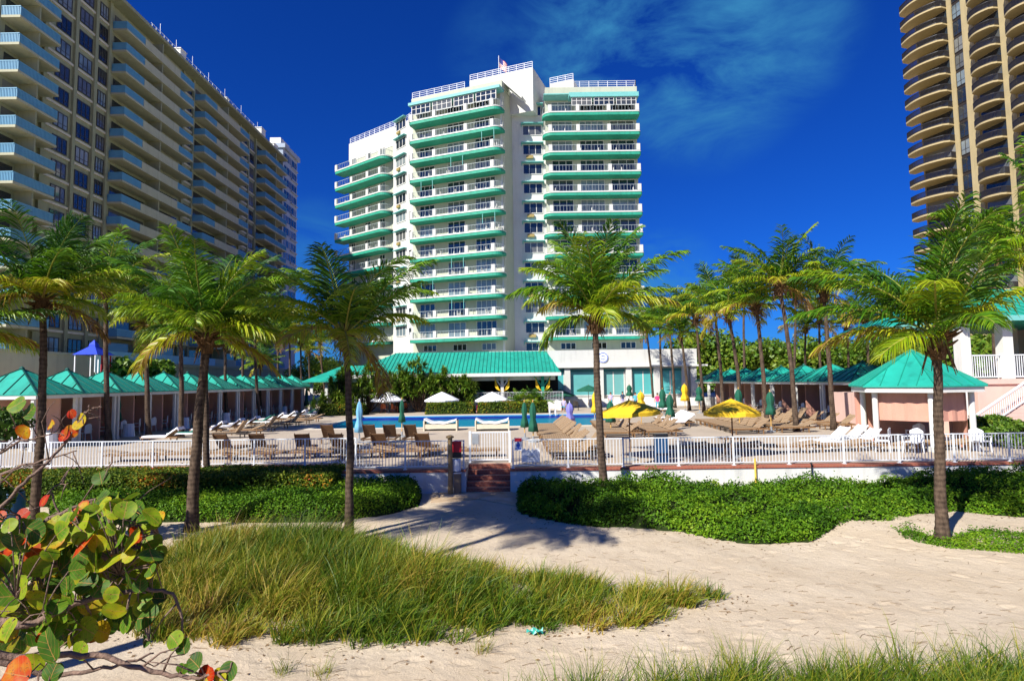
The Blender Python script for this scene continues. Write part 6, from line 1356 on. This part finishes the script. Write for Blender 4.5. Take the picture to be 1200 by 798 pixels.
# dry twigs and debris scattered on the sand
mb = MB(); rg_ = random.Random(14)
for k in range(1500):
    px = rg_.uniform(200, 1250); py = rg_.uniform(640, 850) if rg_.random() < .75 else rg_.uniform(600, 660); q = on_z(px, py, SAND)
    if float(fnoise(q.x, q.y, 21, .8)) < rg_.uniform(-1, .5): continue
    z = float(gz(q.x, q.y)) + .006; a = rg_.gauss(.15, .5); l = rg_.uniform(.03, .22); d = Vector((math.cos(a), math.sin(a), 0)) * l; q.z = z
    mb.tube([q, q + d * .5 + Vector((0, rg_.uniform(-.02, .02), .006)), q + d], rg_.uniform(.0015, .004), 3)
for k in range(900):
    e_ = fr_[rg_.randrange(len(fr_))] if rg_.random() < .4 else gpoly[rg_.randrange(len(gpoly))]; f_ = rg_.random(); q = Vector((e_[0] + rg_.gauss(0, .45), e_[1] - abs(rg_.gauss(0, .35)) * (1 if rg_.random() < .7 else -1), 0)); z = float(gz(q.x, q.y)) + .008; a = rg_.uniform(0, 6.3); s = rg_.uniform(.015, .04); q.z = z
    d1 = Vector((math.cos(a), math.sin(a), .15)) * s; d2 = Vector((-math.sin(a), math.cos(a), .1)) * s * .5; mb.add([q - d1, q + d2 + Vector((0, 0, .008)), q + d1, q - d2], [(0, 1, 2, 3)])
o = build('dry_debris', mb, mat('dry_seaweed_twigs', (.20, .125, .06), .95, .4, 8)); tag(o, 'dry twigs and seaweed bits scattered over the sand', 'debris', None, 'stuff')

# ------------------------------------------------------------------ sea grape in front
def seagrape_mat():
    m = bpy.data.materials.new('sea_grape_leaf'); m.use_nodes = True; t = m.node_tree; b = t.nodes['Principled BSDF']; b.inputs['Roughness'].default_value = .5; b.inputs['Specular IOR Level'].default_value = .2
    at = t.nodes.new('ShaderNodeAttribute'); at.attribute_name = 'tone'; fl = t.nodes.new('ShaderNodeAttribute'); fl.attribute_name = 'flat'
    co = t.nodes.new('ShaderNodeTexCoord'); n = t.nodes.new('ShaderNodeTexNoise'); n.inputs['Scale'].default_value = 14; n.inputs['Detail'].default_value = 5; t.links.new(co.outputs['Object'], n.inputs[0])
    a1 = t.nodes.new('ShaderNodeMath'); a1.operation = 'MULTIPLY_ADD'; a1.inputs[1].default_value = .38; t.links.new(n.outputs['Fac'], a1.inputs[0]); t.links.new(at.outputs['Fac'], a1.inputs[2])
    r = t.nodes.new('ShaderNodeValToRGB'); e = r.color_ramp.elements; e[0].position = .15; e[0].color = (.030, .085, .012, 1); e[1].position = 1.15 if False else 1.0; e[1].color = (.38, .012, .003, 1)
    for p_, c_ in ((.40, (.085, .20, .008, 1)), (.58, (.28, .36, .01, 1)), (.74, (.52, .32, .008, 1)), (.87, (.50, .06, .003, 1))): k = e.new(p_); k.color = c_
    t.links.new(a1.outputs[0], r.inputs[0])
    sp = t.nodes.new('ShaderNodeSeparateXYZ'); t.links.new(fl.outputs['Vector'], sp.inputs[0])
    # veins: midrib plus slanting side veins, in leaf space
    def M(op, a, b=None, **k):
        q = t.nodes.new('ShaderNodeMath'); q.operation = op
        for i, v in enumerate((a, b)):
            if v is None: continue
            if isinstance(v, (int, float)): q.inputs[i].default_value = v
            else: t.links.new(v, q.inputs[i])
        return q.outputs[0]
    ay = M('ABSOLUTE', sp.outputs['Y']); mid = M('LESS_THAN', ay, .030)
    ph = M('SUBTRACT', sp.outputs['X'], M('MULTIPLY', ay, .75)); fr_ = M('FRACT', M('MULTIPLY', M('ADD', ph, 2.0), 2.6)); sv = M('LESS_THAN', M('ABSOLUTE', M('SUBTRACT', fr_, .5)), .045)
    vv = M('MAXIMUM', mid, M('MULTIPLY', sv, .6)); mx = t.nodes.new('ShaderNodeMix'); mx.data_type = 'RGBA'; mx.inputs[7].default_value = (.50, .24, .07, 1); t.links.new(M('MULTIPLY', vv, .7), mx.inputs[0]); t.links.new(r.outputs[0], mx.inputs[6])
    ns = t.nodes.new('ShaderNodeTexNoise'); ns.inputs['Scale'].default_value = 75; ns.inputs['Detail'].default_value = 3; t.links.new(co.outputs['Object'], ns.inputs[0])
    ms_ = t.nodes.new('ShaderNodeMapRange'); ms_.inputs[1].default_value = .62; ms_.inputs[2].default_value = .68; ms_.inputs[4].default_value = .8; t.links.new(ns.outputs['Fac'], ms_.inputs[0])
    mx0 = mx; mx = t.nodes.new('ShaderNodeMix'); mx.data_type = 'RGBA'; mx.inputs[7].default_value = (.10, .045, .015, 1); t.links.new(ms_.outputs[0], mx.inputs[0]); t.links.new(mx0.outputs[2], mx.inputs[6])
    t.links.new(mx.outputs[2], b.inputs['Base Color']); bp = t.nodes.new('ShaderNodeBump'); bp.inputs['Strength'].default_value = .3; bp.inputs['Distance'].default_value = .01; t.links.new(vv, bp.inputs['Height']); t.links.new(bp.outputs[0], b.inputs['Normal'])
    tr = t.nodes.new('ShaderNodeBsdfTranslucent'); t.links.new(mx.outputs[2], tr.inputs[0]); ms = t.nodes.new('ShaderNodeMixShader'); ms.inputs[0].default_value = .3; o_ = t.nodes['Material Output']
    t.links.new(b.outputs[0], ms.inputs[1]); t.links.new(tr.outputs[0], ms.inputs[2]); t.links.new(ms.outputs[0], o_.inputs[0]); return m
SGM = seagrape_mat(); TWG = mat('grey_brown_twig', (.19, .12, .085), .85, .4, 20, .4, 60)
root = Vector((-3.3, 3.6, float(gz(-3.3, 3.6)) - .1)); sg = thing('sea_grape', root, 'sea grape bush with big round green, yellow and red leaves in the foreground', 'shrub')
def dpt(px, py, dd): return on_y(px, py, dd)
rs = random.Random(31); mb = MB(); nodes = []
def branch(pts, r0, r1):
    P_ = [Vector(p) for p in pts]; out = []
    for i in range(len(P_) - 1):
        p0 = P_[max(i - 1, 0)]; p1 = P_[i]; p2 = P_[i + 1]; p3 = P_[min(i + 2, len(P_) - 1)]
        for s in range(6):
            u = s / 6; out.append(.5 * ((2*p1) + (p2-p0)*u + (2*p0-5*p1+4*p2-p3)*u*u + (3*p1-p0-3*p2+p3)*u**3) + Vector((rs.gauss(0, .004), rs.gauss(0, .004), rs.gauss(0, .005))))
    out.append(P_[-1]); n_ = len(out); mb.tube(out, [r0 + (r1 - r0) * i / (n_ - 1) for i in range(n_)], 6); nodes.extend(out); return out
R0 = root
branch([R0, dpt(-60, 720, 3.5), dpt(20, 640, 3.6), dpt(75, 600, 3.7), dpt(120, 585, 3.8), dpt(150, 600, 3.8)], .03, .006)
branch([R0, dpt(-60, 690, 3.3), dpt(30, 670, 3.3), dpt(100, 655, 3.4), dpt(160, 640, 3.5), dpt(178, 655, 3.5)], .028, .005)
branch([R0, dpt(-50, 760, 3.1), dpt(40, 730, 3.1), dpt(110, 700, 3.2), dpt(170, 690, 3.3), dpt(205, 700, 3.3), dpt(214, 755, 3.3)], .028, .004)
branch([R0, dpt(-70, 780, 2.7), dpt(20, 770, 2.7), dpt(110, 768, 2.8), dpt(190, 790, 2.8), dpt(240, 792, 2.8), dpt(270, 785, 2.8)], .022, .005)
branch([R0, dpt(-60, 640, 4.0), dpt(-5, 598, 4.0), dpt(35, 560, 4.0), dpt(75, 520, 4.1), dpt(98, 486, 4.1), dpt(110, 478, 4.1)], .02, .004)
branch([R0, dpt(-60, 600, 4.2), dpt(0, 556, 4.2), dpt(50, 540, 4.2), dpt(90, 528, 4.2)], .016, .004)
branch([dpt(-40, 650, 4.0), dpt(10, 628, 4.0), dpt(70, 615, 4.1), dpt(60, 575, 4.1), dpt(80, 566, 4.1)], .012, .003)
branch([dpt(-20, 545, 4.2), dpt(20, 520, 4.2), dpt(50, 512, 4.2), dpt(75, 500, 4.2)], .010, .003)
branch([R0, dpt(-40, 800, 2.9), dpt(60, 790, 3.0), dpt(130, 780, 3.0), dpt(180, 765, 3.1)], .02, .004)
for k in range(70):
    p = nodes[rs.randrange(len(nodes))]; q = p + Vector((rs.gauss(.04, .12), rs.gauss(0, .10), rs.gauss(.03, .12))); mb.tube([p, (p + q) / 2 + Vector((0, 0, .02)), q], [.006, .004, .002], 4); nodes.append(q)
V_, T_, tn_, uv_ = [], [], [], []; nv_ = 0; pet = MB(); RR = 16
def leaf(c, nrm, ax, r, tone):
    global nv_
    nrm = Vector(nrm).normalized(); ax = (Vector(ax) - nrm * Vector(ax).dot(nrm)).normalized(); by = nrm.cross(ax); c = Vector(c); cup = rs.uniform(-.12, .28); wav = rs.uniform(0, 6)
    V_.append(c); uv_.append((0, 0, 0))
    for ring, q in ((0, .5), (1, 1.0)):
        for k in range(RR):
            a = 2 * math.pi * k / RR; notch = .86 if abs(((a - math.pi + math.pi) % (2 * math.pi)) - math.pi) < .2 else 1.0; x = -q * math.cos(a) * notch * .94; y = q * math.sin(a) * 1.04
            z = cup * abs(y) ** 1.5 * .8 - .10 * x * x * (1 if cup > 0 else -1) + .05 * q * math.sin(3 * a + wav)
            V_.append(c + (ax * x + by * y + nrm * z) * r); uv_.append((x, y, 0))
    for k in range(RR):
        k2 = (k + 1) % RR; T_.append((nv_, nv_ + 1 + k, nv_ + 1 + k2)); T_.append((nv_ + 1 + k, nv_ + 1 + RR + k, nv_ + 1 + RR + k2)); T_.append((nv_ + 1 + k, nv_ + 1 + RR + k2, nv_ + 1 + k2))
    tn_.extend([tone] * (1 + RR) + [min(1, tone + rs.choice((0, .04, .14)))] * RR); nv_ += 1 + 2 * RR
    nb_ = min(nodes, key=lambda p: (p - (c - ax * r * .9)).length_squared); e_ = c - ax * r * .85
    if (nb_ - e_).length < .45: pet.tube([nb_, (nb_ + e_) / 2 + Vector((0, 0, .015)), e_], [.005, .004, .003], 4)
BUSH = [(-30, 600), (20, 612), (60, 606), (90, 600), (118, 584), (150, 586), (178, 600), (186, 640), (184, 700), (172, 730), (130, 742), (80, 752), (-30, 765)]
def tonepick():
    u = rs.random()
    return rs.uniform(.0, .2) if u < .38 else rs.uniform(.2, .42) if u < .85 else rs.uniform(.42, .52) if u < .95 else rs.uniform(.58, .78)
cnt = 0
while cnt < 560:
    px = rs.uniform(-30, 190); py = rs.uniform(583, 770)
    if not in_poly(np.array([px]), np.array([py]), BUSH)[0]: continue
    dd = rs.uniform(3.0, 4.5); c = dpt(px, py, dd); nr = Vector((rs.gauss(-.35, .6), -1.0 + rs.gauss(0, .5), .45 + rs.gauss(0, .5))); leaf(c, nr, (rs.gauss(.3, .8), rs.gauss(0, .4), rs.gauss(-.2, .9)), rs.uniform(.034, .074), tonepick()); cnt += 1
for (px, py, dd, r, t_) in ((57, 756, 2.55, .088, .02), (10, 738, 2.6, .06, .28), (18, 790, 2.5, .075, .66), (62, 787, 2.7, .05, .02), (40, 775, 2.6, .05, .35), (95, 762, 2.9, .05, .30), (118, 560, 3.7, .055, .05), (135, 590, 3.7, .075, .08), (160, 600, 3.6, .075, .0), (118, 597, 3.7, .09, .28), (82, 604, 3.7, .06, .72), (98, 592, 3.7, .04, .6), (176, 640, 3.5, .085, .25), (85, 655, 3.3, .10, .05), (145, 668, 3.4, .085, .22), (132, 640, 3.5, .06, .5),
                           (228, 776, 2.8, .05, .0), (243, 790, 2.8, .05, .7), (258, 793, 2.8, .045, .45), (268, 786, 2.8, .05, -.02), (236, 799, 2.8, .045, .5), (214, 783, 2.8, .03, .05), (205, 750, 3.2, .055, .25), (215, 757, 3.2, .05, .0), (172, 750, 3.3, .04, .02),
                           (20, 474, 4.1, .075, .22), (35, 482, 4.1, .07, .1), (93, 494, 4.1, .065, .50), (84, 505, 4.1, .055, .68), (75, 510, 4.1, .055, .72), (60, 498, 4.1, .04, .5), (84, 485, 4.1, .04, .75), (28, 506, 4.1, .06, .60), (52, 586, 3.9, .05, .75), (27, 603, 3.9, .05, .76), (170, 705, 3.3, .05, .2), (150, 700, 3.3, .05, .45)):
    leaf(dpt(px, py, dd), (rs.gauss(-.25, .3), -1, .35 + rs.gauss(0, .3)), (rs.gauss(.3, .6), 0, rs.gauss(.5, .6)), r * .92, t_)
npmesh('leaves', np.array([tuple(v) for v in V_]), [np.array(T_)], SGM, sg, np.array(tn_), smooth=True, uv=np.array(uv_)); mb.add(pet.v, pet.f); build('branches', mb, TWG, sg, smooth=True)

# ------------------------------------------------------------------ clean-up of helper-only copies
for me in list(bpy.data.meshes):
    if me.users == 0 and me.name not in [m_.name for v_ in CROWNS.values() for m_ in v_]: bpy.data.meshes.remove(me)
